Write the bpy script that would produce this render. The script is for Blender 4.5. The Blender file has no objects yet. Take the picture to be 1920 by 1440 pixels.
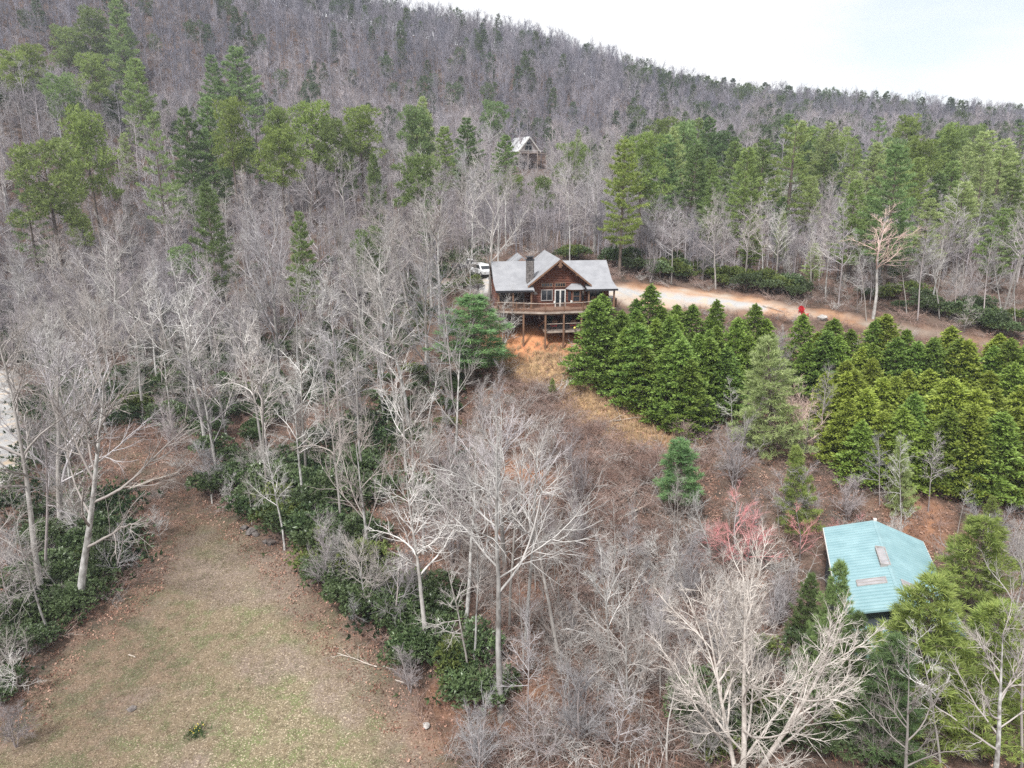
import bpy, math, random
import numpy as np
from mathutils import Vector, Matrix

# ------------------------------------------------------------------ scene, camera, light
SC = bpy.context.scene
COL = SC.collection
TH = math.radians(16.0)
F = 1331.0                      # focal length in photo pixels (1920 wide)
cam_d = bpy.data.cameras.new('camera')
cam = bpy.data.objects.new('camera', cam_d)
COL.objects.link(cam)
cam.location = (0, 0, 0)
cam.rotation_euler = (math.radians(90) - TH, 0, 0)
cam_d.sensor_fit = 'HORIZONTAL'
cam_d.sensor_width = 36.0
cam_d.lens = 36.0 * F / 1920.0
cam_d.clip_start = 0.5
cam_d.clip_end = 5000
SC.camera = cam

SC.view_settings.view_transform = 'Standard'
SC.view_settings.look = 'None'
SC.view_settings.gamma = 1
SC.view_settings.use_curve_mapping = False
SC.view_settings.exposure = 0.76
SC.render.engine = 'CYCLES'
SC.cycles.use_denoising = False
SC.cycles.sample_clamp_indirect = 1.5
SC.cycles.sample_clamp_direct = 6.0
SC.cycles.max_bounces = 6
SC.cycles.diffuse_bounces = 3
SC.cycles.transparent_max_bounces = 6
SC.cycles.volume_bounces = 0

SUN_EL, SUN_AZ = math.radians(56), math.radians(-150)      # azimuth from +Y, clockwise: behind the camera, to the left
W = bpy.data.worlds.new('World'); SC.world = W; W.use_nodes = True
nt = W.node_tree; nt.nodes.clear()
def wn(t): return nt.nodes.new(t)
sky = wn('ShaderNodeTexSky'); sky.sky_type = 'NISHITA'; sky.sun_disc = False
sky.sun_elevation = SUN_EL; sky.sun_rotation = SUN_AZ
tc = wn('ShaderNodeTexCoord'); mp = wn('ShaderNodeMapping'); mp.inputs['Scale'].default_value = (1.3, 1.3, 4.5)
mp.inputs['Location'].default_value = (0.35, 0.1, 0.2)
nz = wn('ShaderNodeTexNoise'); nz.inputs['Scale'].default_value = 1.5; nz.inputs['Detail'].default_value = 4
rmp = wn('ShaderNodeValToRGB'); rmp.color_ramp.elements[0].position = 0.30; rmp.color_ramp.elements[1].position = 0.46
rmp.color_ramp.elements[0].color = (0.58, 0.58, 0.58, 1)
mx = wn('ShaderNodeMixRGB'); mx.inputs['Color2'].default_value = (6.8, 6.85, 6.95, 1)
bg = wn('ShaderNodeBackground'); bg.inputs['Strength'].default_value = 0.10
wo = wn('ShaderNodeOutputWorld')
L = nt.links.new
L(tc.outputs['Generated'], mp.inputs['Vector']); L(mp.outputs[0], nz.inputs['Vector']); L(nz.outputs[0], rmp.inputs[0])
L(rmp.outputs[0], mx.inputs[0]); L(sky.outputs[0], mx.inputs['Color1']); L(mx.outputs[0], bg.inputs[0]); L(bg.outputs[0], wo.inputs[0])

sun_d = bpy.data.lights.new('sun', 'SUN'); sun_d.energy = 3.8; sun_d.angle = math.radians(10); sun_d.color = (1.0, 0.98, 0.95)
sun = bpy.data.objects.new('sun', sun_d); COL.objects.link(sun)
sdir = Vector((math.sin(SUN_AZ) * math.cos(SUN_EL), math.cos(SUN_AZ) * math.cos(SUN_EL), math.sin(SUN_EL)))
sun.rotation_euler = sdir.to_track_quat('Z', 'Y').to_euler()
sun.location = sdir * 900

# ------------------------------------------------------------------ helpers
HAZE = True
RNG = np.random.default_rng(7)
random.seed(7)
CT, ST = math.cos(TH), math.sin(TH)

def P(u, v, Y):
    """world point on the sight line of photo pixel (u, v) at forward distance Y"""
    t = Y / (F * CT + (720 - v) * ST)
    return np.array([t * (u - 960), Y, t * (-F * ST + (720 - v) * CT)])

def proj(X, Y, Z):
    d = Y * CT - Z * ST
    return 960 + F * X / d, 720 - F * (Y * ST + Z * CT) / d, d

def tag(o, label=None, cat=None, group=None, kind=None):
    if label: o['label'] = label
    if cat: o['category'] = cat
    if group: o['group'] = group
    if kind: o['kind'] = kind
    return o

def empty(name, loc, rz=0.0, s=1.0, lean=(0, 0)):
    o = bpy.data.objects.new(name, None); COL.objects.link(o)
    o.location = [float(c) for c in loc]; o.rotation_euler = (lean[0], lean[1], rz); o.scale = (s, s, s)
    o.empty_display_size = 0.2
    return o

def link(name, me, parent=None):
    o = bpy.data.objects.new(name, me); COL.objects.link(o)
    if parent is not None: o.parent = parent
    return o

def mesh_np(name, V, T, mat=None, tint=None, smooth=False, k=3):
    me = bpy.data.meshes.new(name)
    V = np.asarray(V, np.float32); T = np.asarray(T, np.int32)
    me.vertices.add(len(V)); me.vertices.foreach_set('co', V.ravel())
    me.loops.add(T.size); me.loops.foreach_set('vertex_index', T.ravel())
    me.polygons.add(len(T)); me.polygons.foreach_set('loop_start', np.arange(0, T.size, k, dtype=np.int32))
    if smooth: me.polygons.foreach_set('use_smooth', np.ones(len(T), bool))
    if tint is not None:
        a = me.attributes.new('tint', 'FLOAT', 'POINT'); a.data.foreach_set('value', np.asarray(tint, np.float32))
    me.update(calc_edges=True)
    if mat is not None: me.materials.append(mat)
    return me

def tubes(S, k=3):
    """S: (n, 8) rows p0 p1 r0 r1 -> verts, tris of separate tapered k-sided tubes"""
    S = np.asarray(S, float).reshape(-1, 8); n = len(S)
    p0, p1, r0, r1 = S[:, :3], S[:, 3:6], S[:, 6], S[:, 7]
    d = p1 - p0; d /= np.maximum(np.linalg.norm(d, axis=1, keepdims=True), 1e-9)
    ref = np.where(np.abs(d[:, 2:3]) > 0.9, np.array([[1.0, 0, 0]]), np.array([[0, 0, 1.0]]))
    a = np.cross(d, ref); a /= np.maximum(np.linalg.norm(a, axis=1, keepdims=True), 1e-9); b = np.cross(d, a)
    V = np.zeros((n, 2 * k, 3))
    for i in range(k):
        c, s = math.cos(2 * math.pi * i / k), math.sin(2 * math.pi * i / k)
        o = a * c + b * s
        V[:, i] = p0 + o * r0[:, None]; V[:, k + i] = p1 + o * r1[:, None]
    f = []
    for i in range(k):
        j = (i + 1) % k
        f += [(i, j, k + j), (i, k + j, k + i)]
    f = np.array(f)
    T = (f[None] + (np.arange(n) * 2 * k)[:, None, None]).reshape(-1, 3)
    return V.reshape(-1, 3), T

def merge(parts):
    Vs, Ts, o = [], [], 0
    for V, T in parts:
        Vs.append(V); Ts.append(np.asarray(T) + o); o += len(V)
    return np.concatenate(Vs), np.concatenate(Ts)

class MB:
    """collects boxes, prisms and tubes into one mesh object"""
    def __init__(s): s.v = []; s.f = []
    def add(s, V, Fc):
        o = len(s.v); s.v += [tuple(map(float, p)) for p in V]; s.f += [[i + o for i in f] for f in Fc]; return s
    def box(s, x0, x1, y0, y1, z0, z1):
        V = [(x, y, z) for z in (z0, z1) for (x, y) in ((x0, y0), (x1, y0), (x1, y1), (x0, y1))]
        return s.add(V, [(3, 2, 1, 0), (4, 5, 6, 7), (0, 1, 5, 4), (1, 2, 6, 5), (2, 3, 7, 6), (3, 0, 4, 7)])
    def bar(s, a, b, w, h):
        """square bar from a to b, w wide and h high"""
        a, b = Vector(a), Vector(b); d = (b - a).normalized()
        ref = Vector((0, 0, 1)) if abs(d.z) < 0.95 else Vector((0, 1, 0))
        sx = d.cross(ref).normalized() * w / 2; sz = sx.cross(d).normalized() * h / 2
        V = [p + q for p in (a, b) for q in (-sx - sz, sx - sz, sx + sz, -sx + sz)]
        return s.add(V, [(3, 2, 1, 0), (4, 5, 6, 7), (0, 1, 5, 4), (1, 2, 6, 5), (2, 3, 7, 6), (3, 0, 4, 7)])
    def prism(s, prof, fn0, fn1):
        """prof: list of 2-D points; fn0/fn1 map one to 3-D at the two ends"""
        n = len(prof); V = [fn0(*p) for p in prof] + [fn1(*p) for p in prof]
        return s.add(V, [list(range(n))[::-1], [n + i for i in range(n)]] + [(i, (i + 1) % n, n + (i + 1) % n, n + i) for i in range(n)])
    def px(s, prof, x0, x1): return s.prism(prof, lambda y, z: (x0, y, z), lambda y, z: (x1, y, z))
    def py(s, prof, y0, y1): return s.prism(prof, lambda x, z: (x, y0, z), lambda x, z: (x, y1, z))
    def pz(s, prof, z0, z1): return s.prism(prof, lambda x, y: (x, y, z0), lambda x, y: (x, y, z1))
    def tube(s, pts, r, k=8):
        for a, b in zip(pts[:-1], pts[1:]):
            V, T = tubes([[*a, *b, r, r]], k); s.add(V, T.tolist())
            s.add([V[i] for i in range(k)], [list(range(k))]); s.add([V[k + i] for i in range(k)], [list(range(k))])
        return s
    def cyl(s, c, axis, r, h, k=14):
        c = Vector(c); ax = Vector(axis).normalized(); return s.tube([c - ax * h / 2, c + ax * h / 2], r, k)
    def ball(s, c, r, nu=10, nv=7, sz=1.0, jit=0.0, rng=None):
        V = [(c[0], c[1], c[2] - r * sz)]; Fc = []
        for j in range(1, nv):
            ph = -math.pi / 2 + math.pi * j / nv
            for i in range(nu):
                q = 1 + (rng.uniform(-jit, jit) if rng else 0)
                V.append((c[0] + r * q * math.cos(ph) * math.cos(2 * math.pi * i / nu), c[1] + r * q * math.cos(ph) * math.sin(2 * math.pi * i / nu), c[2] + r * q * sz * math.sin(ph)))
        V.append((c[0], c[1], c[2] + r * sz)); top = len(V) - 1
        for i in range(nu):
            Fc.append((0, 1 + (i + 1) % nu, 1 + i)); Fc.append((top, top - nu + i, top - nu + (i + 1) % nu))
        for j in range(nv - 2):
            for i in range(nu):
                a = 1 + j * nu + i; b = 1 + j * nu + (i + 1) % nu
                Fc.append((a, b, b + nu, a + nu))
        return s.add(V, Fc)
    def build(s, name, mat, parent=None, bevel=0, smooth=False):
        me = bpy.data.meshes.new(name); me.from_pydata(s.v, [], s.f); me.update()
        me.materials.append(mat)
        if smooth: me.polygons.foreach_set('use_smooth', np.ones(len(me.polygons), bool))
        o = link(name, me, parent)
        if bevel:
            m = o.modifiers.new('bevel', 'BEVEL'); m.width = bevel; m.segments = 2; m.limit_method = 'ANGLE'
        return o

# ------------------------------------------------------------------ materials
def mat(name, c1, c2=None, scale=3.0, rough=0.85, detail=4, rnd=0.0, rnd_col=None, bump=0.0, coord='Object', stretch=(1, 1, 1), spec=0.3, transl=0.0, tint=None, contrast=(0.35, 0.65), metal=0.0):
    m = bpy.data.materials.new(name); m.use_nodes = True; t = m.node_tree; N = t.nodes; K = t.links.new
    b = N['Principled BSDF']; b.inputs['Roughness'].default_value = rough; b.inputs['Specular IOR Level'].default_value = spec
    b.inputs['Metallic'].default_value = metal
    out = None
    if c2 is None: c2 = tuple(x * 0.8 for x in c1)
    co = N.new('ShaderNodeTexCoord'); mp_ = N.new('ShaderNodeMapping'); mp_.inputs['Scale'].default_value = stretch
    n = N.new('ShaderNodeTexNoise'); n.inputs['Scale'].default_value = scale; n.inputs['Detail'].default_value = detail
    if coord == 'World':
        g = N.new('ShaderNodeNewGeometry'); K(g.outputs['Position'], mp_.inputs[0])
    else: K(co.outputs[coord], mp_.inputs[0])
    K(mp_.outputs[0], n.inputs['Vector'])
    r = N.new('ShaderNodeMapRange'); r.inputs[1].default_value, r.inputs[2].default_value = contrast; K(n.outputs[0], r.inputs[0])
    mxx = N.new('ShaderNodeMixRGB'); mxx.inputs[1].default_value = (*c1, 1); mxx.inputs[2].default_value = (*c2, 1); K(r.outputs[0], mxx.inputs[0]); out = mxx.outputs[0]
    if tint is not None:      # a per-clump colour shift stored on the mesh
        at = N.new('ShaderNodeAttribute'); at.attribute_name = 'tint'
        m2 = N.new('ShaderNodeMixRGB'); m2.inputs[2].default_value = (*tint, 1); K(at.outputs['Fac'], m2.inputs[0]); K(out, m2.inputs[1]); out = m2.outputs[0]
    if rnd_col is not None:   # each individual its own tone
        oi = N.new('ShaderNodeObjectInfo')
        m3 = N.new('ShaderNodeMixRGB'); m3.inputs[2].default_value = (*rnd_col, 1); K(oi.outputs['Random'], m3.inputs[0]); K(out, m3.inputs[1]); out = m3.outputs[0]
    if rnd:
        oi = N.new('ShaderNodeObjectInfo'); ml = N.new('ShaderNodeMath'); ml.operation = 'MULTIPLY'; ml.inputs[1].default_value = 7.31; K(oi.outputs['Random'], ml.inputs[0])
        fr = N.new('ShaderNodeMath'); fr.operation = 'FRACT'; K(ml.outputs[0], fr.inputs[0])
        mr = N.new('ShaderNodeMapRange'); mr.inputs[3].default_value = 1 - rnd; mr.inputs[4].default_value = 1 + rnd; K(fr.outputs[0], mr.inputs[0])
        hs = N.new('ShaderNodeHueSaturation'); K(mr.outputs[0], hs.inputs['Value']); K(out, hs.inputs['Color']); out = hs.outputs[0]
    K(out, b.inputs['Base Color'])
    if bump:
        bp = N.new('ShaderNodeBump'); bp.inputs['Strength'].default_value = bump; bp.inputs['Distance'].default_value = 0.05; K(n.outputs[0], bp.inputs['Height']); K(bp.outputs[0], b.inputs['Normal'])
    if transl:
        tr = N.new('ShaderNodeBsdfTranslucent'); K(out, tr.inputs[0]); ms = N.new('ShaderNodeMixShader'); ms.inputs[0].default_value = transl
        K(b.outputs[0], ms.inputs[1]); K(tr.outputs[0], ms.inputs[2]); K(ms.outputs[0], N['Material Output'].inputs[0])
    return m

M = {}
M['bark_pale'] = mat('bark_pale', (0.55, 0.545, 0.53), (0.17, 0.16, 0.15), 2.4, rnd=0.24, rnd_col=(0.25, 0.225, 0.205), stretch=(1, 1, .5), bump=.3)
M['twig_pale'] = mat('twig_pale', (0.61, 0.595, 0.575), (0.39, 0.375, 0.36), .8, rnd=0.26, rnd_col=(0.28, 0.245, 0.225))
M['bark_tan'] = mat('bark_tan', (0.62, 0.575, 0.53), (0.40, 0.355, 0.32), 2.2, bump=.3)
M['bark_mid'] = mat('bark_mid', (0.33, 0.30, 0.30), (0.20, 0.18, 0.18), 1.2, rnd=0.2, rnd_col=(0.36, 0.31, 0.30))
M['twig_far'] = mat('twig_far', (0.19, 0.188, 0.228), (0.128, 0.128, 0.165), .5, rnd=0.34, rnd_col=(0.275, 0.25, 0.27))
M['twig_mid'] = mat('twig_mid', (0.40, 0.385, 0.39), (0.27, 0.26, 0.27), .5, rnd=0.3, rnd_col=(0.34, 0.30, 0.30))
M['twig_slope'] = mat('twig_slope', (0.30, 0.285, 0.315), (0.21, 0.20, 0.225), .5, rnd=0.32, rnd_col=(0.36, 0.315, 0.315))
M['twig_pink'] = mat('twig_pink', (0.66, 0.49, 0.43), (0.55, 0.42, 0.37), .8)
M['twig_red'] = mat('twig_red', (0.56, 0.20, 0.21), (0.50, 0.30, 0.28), .8)
M['twig_brown'] = mat('twig_brown', (0.28, 0.17, 0.135), (0.18, 0.115, 0.095), .8, rnd=.3, rnd_col=(0.33, 0.25, 0.22))
M['bark_dark'] = mat('bark_dark', (0.16, 0.125, 0.105), (0.09, 0.07, 0.06), 2, rnd=.15, stretch=(1, 1, .4), bump=.3)
M['dead_wood'] = mat('dead_wood', (0.50, 0.45, 0.40), (0.32, 0.27, 0.23), 2, bump=.3)
LEAFK = dict(rough=.6, transl=.38, spec=.25)
M['needle_yellow'] = mat('needle_yellow', (0.235, 0.30, 0.075), (0.16, 0.215, 0.06), .5, rnd=.2, rnd_col=(0.20, 0.275, 0.085), tint=(0.33, 0.40, 0.11), **LEAFK)
M['needle_lime'] = mat('needle_lime', (0.27, 0.35, 0.10), (0.19, 0.26, 0.075), .5, rnd=.12, tint=(0.40, 0.46, 0.14), rough=.6, transl=.45, spec=.2)
M['needle_green'] = mat('needle_green', (0.145, 0.235, 0.10), (0.10, 0.17, 0.078), .5, rnd=.32, rnd_col=(0.25, 0.315, 0.10), tint=(0.22, 0.315, 0.13), **LEAFK)
M['needle_blue'] = mat('needle_blue', (0.175, 0.315, 0.135), (0.12, 0.235, 0.105), .5, rnd=.1, tint=(0.28, 0.42, 0.17), **LEAFK)
M['needle_pale'] = mat('needle_pale', (0.36, 0.43, 0.19), (0.27, 0.34, 0.15), .5, rnd=.14, tint=(0.44, 0.51, 0.22), **LEAFK)
M['needle_dark'] = mat('needle_dark', (0.036, 0.062, 0.032), (0.026, 0.046, 0.026), .5, rnd=.15, tint=(0.05, 0.085, 0.035), **LEAFK)
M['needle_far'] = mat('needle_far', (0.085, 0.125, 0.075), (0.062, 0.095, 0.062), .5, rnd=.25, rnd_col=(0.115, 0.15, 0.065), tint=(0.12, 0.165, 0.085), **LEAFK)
M['cypress'] = mat('cypress', (0.125, 0.22, 0.046), (0.078, 0.15, 0.034), .6, rnd=.2, rnd_col=(0.195, 0.265, 0.05), tint=(0.29, 0.42, 0.10), rough=.55, transl=.24, spec=.3)
M['cypress_yellow'] = mat('cypress_yellow', (0.205, 0.275, 0.045), (0.135, 0.19, 0.035), .6, rnd=.2, rnd_col=(0.25, 0.30, 0.05), tint=(0.40, 0.46, 0.09), rough=.55, transl=.24, spec=.3)
M['laurel'] = mat('laurel', (0.065, 0.110, 0.048), (0.042, 0.074, 0.035), .8, rnd=.25, rnd_col=(0.10, 0.135, 0.06), tint=(0.145, 0.21, 0.085), rough=.4, transl=.2, spec=.5)
M['laurel_yellow'] = mat('laurel_yellow', (0.12, 0.165, 0.05), (0.09, 0.125, 0.04), .8, rnd=.2, tint=(0.19, 0.22, 0.06), rough=.5, transl=.2)
# building materials
M['log'] = mat('log', (0.165, 0.060, 0.036), (0.08, 0.030, 0.021), 1.3, rough=.6, stretch=(.5, 1, 3), bump=.15, contrast=(.3, .7))
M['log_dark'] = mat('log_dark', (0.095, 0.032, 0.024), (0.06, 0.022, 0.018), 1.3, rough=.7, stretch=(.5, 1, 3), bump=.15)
M['timber'] = mat('timber', (0.21, 0.118, 0.074), (0.13, 0.072, 0.046), 2.0, rough=.7, stretch=(1, 1, .5), bump=.1)
M['deck'] = mat('deck', (0.24, 0.155, 0.115), (0.16, 0.10, 0.075), 2.2, rough=.8, stretch=(2, .6, 2))
M['rim'] = mat('rim', (0.42, 0.35, 0.30), (0.27, 0.215, 0.18), 1.5, rough=.8)
M['shingle'] = mat('shingle', (0.265, 0.268, 0.282), (0.215, 0.218, 0.232), 1.1, rough=.9, detail=8, bump=.25)
M['stone'] = mat('stone', (0.20, 0.18, 0.17), (0.09, 0.08, 0.078), 4.0, rough=.9, bump=.5)
M['black_metal'] = mat('black_metal', (0.03, 0.03, 0.035), rough=.45)
M['glass'] = mat('glass', (0.012, 0.014, 0.018), (0.03, 0.035, 0.042), .6, rough=.06, spec=.6)
M['white_trim'] = mat('white_trim', (0.62, 0.61, 0.58), (0.5, 0.49, 0.47), 2)
M['frame_grey'] = mat('frame_grey', (0.33, 0.31, 0.30), (0.25, 0.23, 0.22), 2)
M['frame_brown'] = mat('frame_brown', (0.22, 0.13, 0.09), (0.15, 0.09, 0.06), 2)
M['teal'] = mat('teal', (0.185, 0.30, 0.325), (0.25, 0.375, 0.40), .8, rough=.42, detail=5, spec=.5, contrast=(.3, .7))
M['teal_wall'] = mat('teal_wall', (0.09, 0.105, 0.115), (0.06, 0.07, 0.08), 2)
M['skylight'] = mat('skylight', (0.34, 0.325, 0.335), (0.25, 0.24, 0.25), 1.5, rough=.3, spec=.6)
M['red_paint'] = mat('red_paint', (0.62, 0.018, 0.03), (0.5, 0.015, 0.025), 3, rough=.5)
M['white_paint'] = mat('white_paint', (0.60, 0.60, 0.61), (0.52, 0.52, 0.53), 2, rough=.3, spec=.6)
M['black_paint'] = mat('black_paint', (0.03, 0.03, 0.04), (0.05, 0.05, 0.06), 2, rough=.25, spec=.6)
M['rubber'] = mat('rubber', (0.02, 0.02, 0.02), rough=.9)
M['yellow'] = mat('yellow', (0.62, 0.52, 0.12), rough=.5)
M['rock'] = mat('rock', (0.17, 0.15, 0.14), (0.07, 0.06, 0.055), 3, bump=.6)
M['rock_pale'] = mat('rock_pale', (0.42, 0.40, 0.38), (0.30, 0.28, 0.265), 3, bump=.4)
M['straw'] = mat('straw', (0.46, 0.34, 0.19), (0.34, 0.235, 0.135), 1, rnd=.25, rnd_col=(0.40, 0.27, 0.17))
M['litter_leaf'] = mat('litter_leaf', (0.26, 0.125, 0.085), (0.17, 0.085, 0.06), 1, rnd=.4, rnd_col=(0.36, 0.235, 0.18))

# ------------------------------------------------------------------ terrain
CP = []
for u, v, Y in [
    # lawn and the flat below
    (330, 950, 66), (240, 830, 80), (560, 1120, 51), (300, 1150, 49), (600, 1400, 36.5), (150, 1400, 36.5),
    # slope below the log house
    (1000, 700, 82), (1000, 760, 75), (1100, 900, 62), (1100, 1000, 56), (1000, 1200, 45), (950, 1350, 39), (1200, 960, 60), (1250, 830, 70), (1150, 760, 76),
    (1050, 655, 85.2), (985, 652, 85.0), (1050, 627, 88), (980, 630, 87.5), (1110, 640, 87),
    # driveway bench
    (1200, 541, 104), (1400, 572, 100), (1640, 602, 95), (1900, 640, 88), (880, 548, 96), (860, 505, 112),
    # hedge slope
    (1280, 800, 74), (1400, 770, 77), (1500, 760, 78), (1750, 755, 78), (1880, 920, 62.5), (1600, 900, 64), (1400, 930, 61),
    # left wood
    (600, 800, 85), (640, 850, 76), (430, 950, 66.5), (500, 620, 125), (450, 750, 95), (20, 720, 105), (30, 1000, 62), (80, 1150, 49), (760, 800, 78), (720, 640, 108), (850, 720, 82), (700, 1000, 58), (850, 900, 64),
    # middle wood
    (200, 500, 175), (560, 420, 165), (1000, 440, 150), (1300, 510, 118), (1400, 400, 180), (1800, 450, 150), (1650, 530, 112), (900, 470, 122),
    (0, 260, 200), (200, 250, 270), (600, 310, 230), (1000, 300, 300), (1400, 320, 270), (1750, 320, 270),
    # far hillside and ridge
    (700, 190, 325), (300, 110, 325), (1100, 240, 330), (1500, 290, 330),
    (740, 62, 420), (1000, 112, 420), (1280, 200, 425), (1600, 236, 430), (1900, 285, 430), (300, -60, 420), (-100, -150, 420), (2200, 310, 430), (-500, -150, 420)]:
    CP.append(P(u, v, Y))
CP += [np.array(p, float) for p in [
    (-15, 20, -34.2), (0, -40, -35), (-80, 0, -33), (80, 0, -36), (18, 30, -34.5), (30, 45, -34), (24, 52, -33.2), (40, 52, -33), (60, 60, -32), (45, 30, -35),
    (120, 80, -24), (190, 150, -14), (-150, 100, -26), (-200, 200, 22), (200, 260, 0), (-90, 60, -31), (-60, 30, -33),
    (0, 600, 20), (300, 620, -30), (-300, 620, 70), (520, 400, -20), (-520, 300, 110), (520, 0, -40), (-520, 0, 0)]]
CP = np.array(CP)
_xy = CP[:, :2]
def _phi(r2): return 0.5 * r2 * np.log(r2 + 1e-6)
_n = len(CP)
_A = np.zeros((_n + 3, _n + 3))
_A[:_n, :_n] = _phi(((_xy[:, None] - _xy[None]) ** 2).sum(-1)) + np.eye(_n) * 25.0
_A[:_n, _n] = 1; _A[:_n, _n + 1:] = _xy; _A[_n, :_n] = 1; _A[_n + 1:, :_n] = _xy.T
_w = np.linalg.solve(_A, np.concatenate([CP[:, 2], np.zeros(3)]))

def rough_amp(x, y):
    return np.clip((np.hypot(x + 14, (y - 45) * .7) - 22) / 20, 0.05, 1.0)

def hgt(x, y):
    x = np.asarray(x, float); y = np.asarray(y, float); sh = np.broadcast(x, y).shape
    xf = np.broadcast_to(x, sh).ravel(); yf = np.broadcast_to(y, sh).ravel(); z = np.empty(len(xf))
    for i in range(0, len(xf), 40000):
        a, b = xf[i:i + 40000], yf[i:i + 40000]
        r2 = (a[:, None] - _xy[None, :, 0]) ** 2 + (b[:, None] - _xy[None, :, 1]) ** 2
        z[i:i + 40000] = _phi(r2) @ _w[:_n] + _w[_n] + _w[_n + 1] * a + _w[_n + 2] * b
    am = rough_amp(xf, yf)
    z += am * (.28 * np.sin(xf * .41 + 1.3 * np.sin(yf * .23)) * np.sin(yf * .37 + .8 * np.sin(xf * .19)) + .10 * np.sin(xf * 1.31 + yf * .7) * np.sin(yf * 1.53 - xf * .4))
    return z.reshape(sh)

_ts = np.arange(12, 560, .4)
def G(u, v):
    """ground point seen at photo pixel (u, v)"""
    t = _ts / (F * CT + (720 - v) * ST)
    X = t * (u - 960); Z = t * (-F * ST + (720 - v) * CT)
    dz = Z - hgt(X, _ts)
    i = np.where(dz < 0)[0]
    i = i[0] if len(i) else len(_ts) - 1
    if i == 0: i = 1
    a = dz[i - 1] / max(dz[i - 1] - dz[i], 1e-6); Y = _ts[i - 1] + a * (_ts[i] - _ts[i - 1])
    X = Y / (F * CT + (720 - v) * ST) * (u - 960)
    return np.array([X, Y, float(hgt(X, Y))])

def at(x, y): return np.array([x, y, float(hgt(x, y))])
def gpoly(pts): return np.array([G(u, v)[:2] for u, v in pts])

def inside(poly, x, y):
    x = np.asarray(x, float); y = np.asarray(y, float); r = np.zeros(x.shape, bool); n = len(poly)
    for i in range(n):
        x0, y0 = poly[i]; x1, y1 = poly[(i + 1) % n]
        c = ((y0 > y) != (y1 > y)) & (x < (x1 - x0) * (y - y0) / (y1 - y0 + 1e-12) + x0)
        r ^= c
    return r

def edge_dist(poly, x, y):
    """signed distance, positive inside"""
    x = np.asarray(x, float); y = np.asarray(y, float); d = np.full(x.shape, 1e9); n = len(poly)
    for i in range(n):
        a = np.array(poly[i]); b = np.array(poly[(i + 1) % n]); ab = b - a; l2 = ab @ ab + 1e-9
        t = np.clip(((x - a[0]) * ab[0] + (y - a[1]) * ab[1]) / l2, 0, 1)
        d = np.minimum(d, np.hypot(x - a[0] - t * ab[0], y - a[1] - t * ab[1]))
    return np.where(inside(poly, x, y), d, -d)

LAWN = gpoly([(-200, 1700), (-160, 1440), (30, 1330), (80, 1235), (200, 1155), (262, 1085), (312, 1000), (318, 940), (262, 900), (214, 850), (222, 812), (262, 818), (310, 868), (350, 915), (430, 962), (492, 1003), (558, 1068), (600, 1128), (690, 1220), (752, 1290), (812, 1380), (850, 1460), (880, 1700)])
CLEAR = gpoly([(935, 640), (1085, 640), (1075, 690), (1300, 800), (1330, 850), (1300, 930), (1240, 1010), (1150, 1060), (1085, 1010), (1050, 890), (945, 745)])
LEAFY = gpoly([(0, 1480), (20, 1340), (80, 1235), (262, 1085), (312, 1000), (335, 1100), (400, 1240), (330, 1330), (200, 1480)])
HEAD = gpoly([(190, 790), (280, 790), (360, 910), (425, 962), (330, 985), (290, 930)])
SOIL = [(*G(u, v)[:2], r) for u, v, r in ((1020, 1130, 1.3), (1000, 880, 1.8), (985, 1320, 1.6), (860, 1335, 1.2), (1690, 975, 1.6), (1750, 990, 2.0), (1160, 1300, 1.4), (1250, 840, 1.5), (1090, 1090, 1.2))]
DRY = gpoly([(940, 650), (1085, 655), (1075, 700), (1260, 800), (1310, 850), (1200, 830), (1100, 790), (1040, 735), (950, 705)])
CLAY = gpoly([(915, 640), (1120, 612), (1110, 640), (1060, 660), (1000, 668), (930, 668)])
DRIVE = gpoly([(1120, 527), (1300, 543), (1420, 558), (1500, 577), (1620, 598), (1760, 622), (1930, 655), (2100, 692), (2100, 708), (1930, 668), (1740, 632), (1560, 604), (1430, 590), (1300, 576), (1120, 563)])
GRAVEL = gpoly([(800, 535), (880, 528), (900, 505), (935, 500), (1150, 537), (1250, 549), (1350, 560), (1440, 573), (1435, 582), (1345, 574), (1245, 562), (1150, 553), (900, 553), (800, 552)])
ROAD = gpoly([(-60, 690), (28, 700), (36, 740), (44, 800), (46, 850), (24, 900), (-60, 960)])
TRAIL = gpoly([(420, 622), (540, 607), (680, 592), (682, 600), (540, 617), (420, 632)])
HOUSE_X, HOUSE_Y, HOUSE_A = 0, 0, math.radians(6.8)
_h = P(1047, 560, 88.6); HOUSE_X, HOUSE_Y, HOUSE_Z = _h[0], _h[1], -15.25
def hl(x, y):
    c, s = math.cos(HOUSE_A), math.sin(HOUSE_A); return (HOUSE_X + c * x - s * y, HOUSE_Y + s * x + c * y)
HOUSE = np.array([hl(-8.6, -4), hl(8, -4), hl(8, 12.5), hl(-8.6, 12.5)])
TEAL_A = math.radians(-18.4)
TEAL_O = (25.8, 40.8)
def tl(x, y):
    c, s = math.cos(TEAL_A), math.sin(TEAL_A); return (TEAL_O[0] + c * x - s * y, TEAL_O[1] + s * x + c * y)
TEAL = np.array([tl(-5.2, -5), tl(5.2, -5), tl(5.2, 15), tl(-5.2, 15)])
HEDGE_L = gpoly([(1075, 695), (1310, 805), (1390, 780), (1450, 700), (1430, 606), (1180, 575), (1130, 580)])
HEDGE_R = gpoly([(1490, 880), (1620, 905), (1920, 930), (2150, 950), (2150, 730), (1920, 680), (1560, 625), (1480, 640), (1470, 760)])

def smooth01(d, w): return np.clip(d / w * .5 + .5, 0, 1)

def wob(x, y): return .8 * np.sin(x * .9 + np.sin(y * .7) * 1.5) + .6 * np.sin(y * 1.3 + x * .45) + .35 * np.sin(x * 3.1 - y * 2.3)

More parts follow.
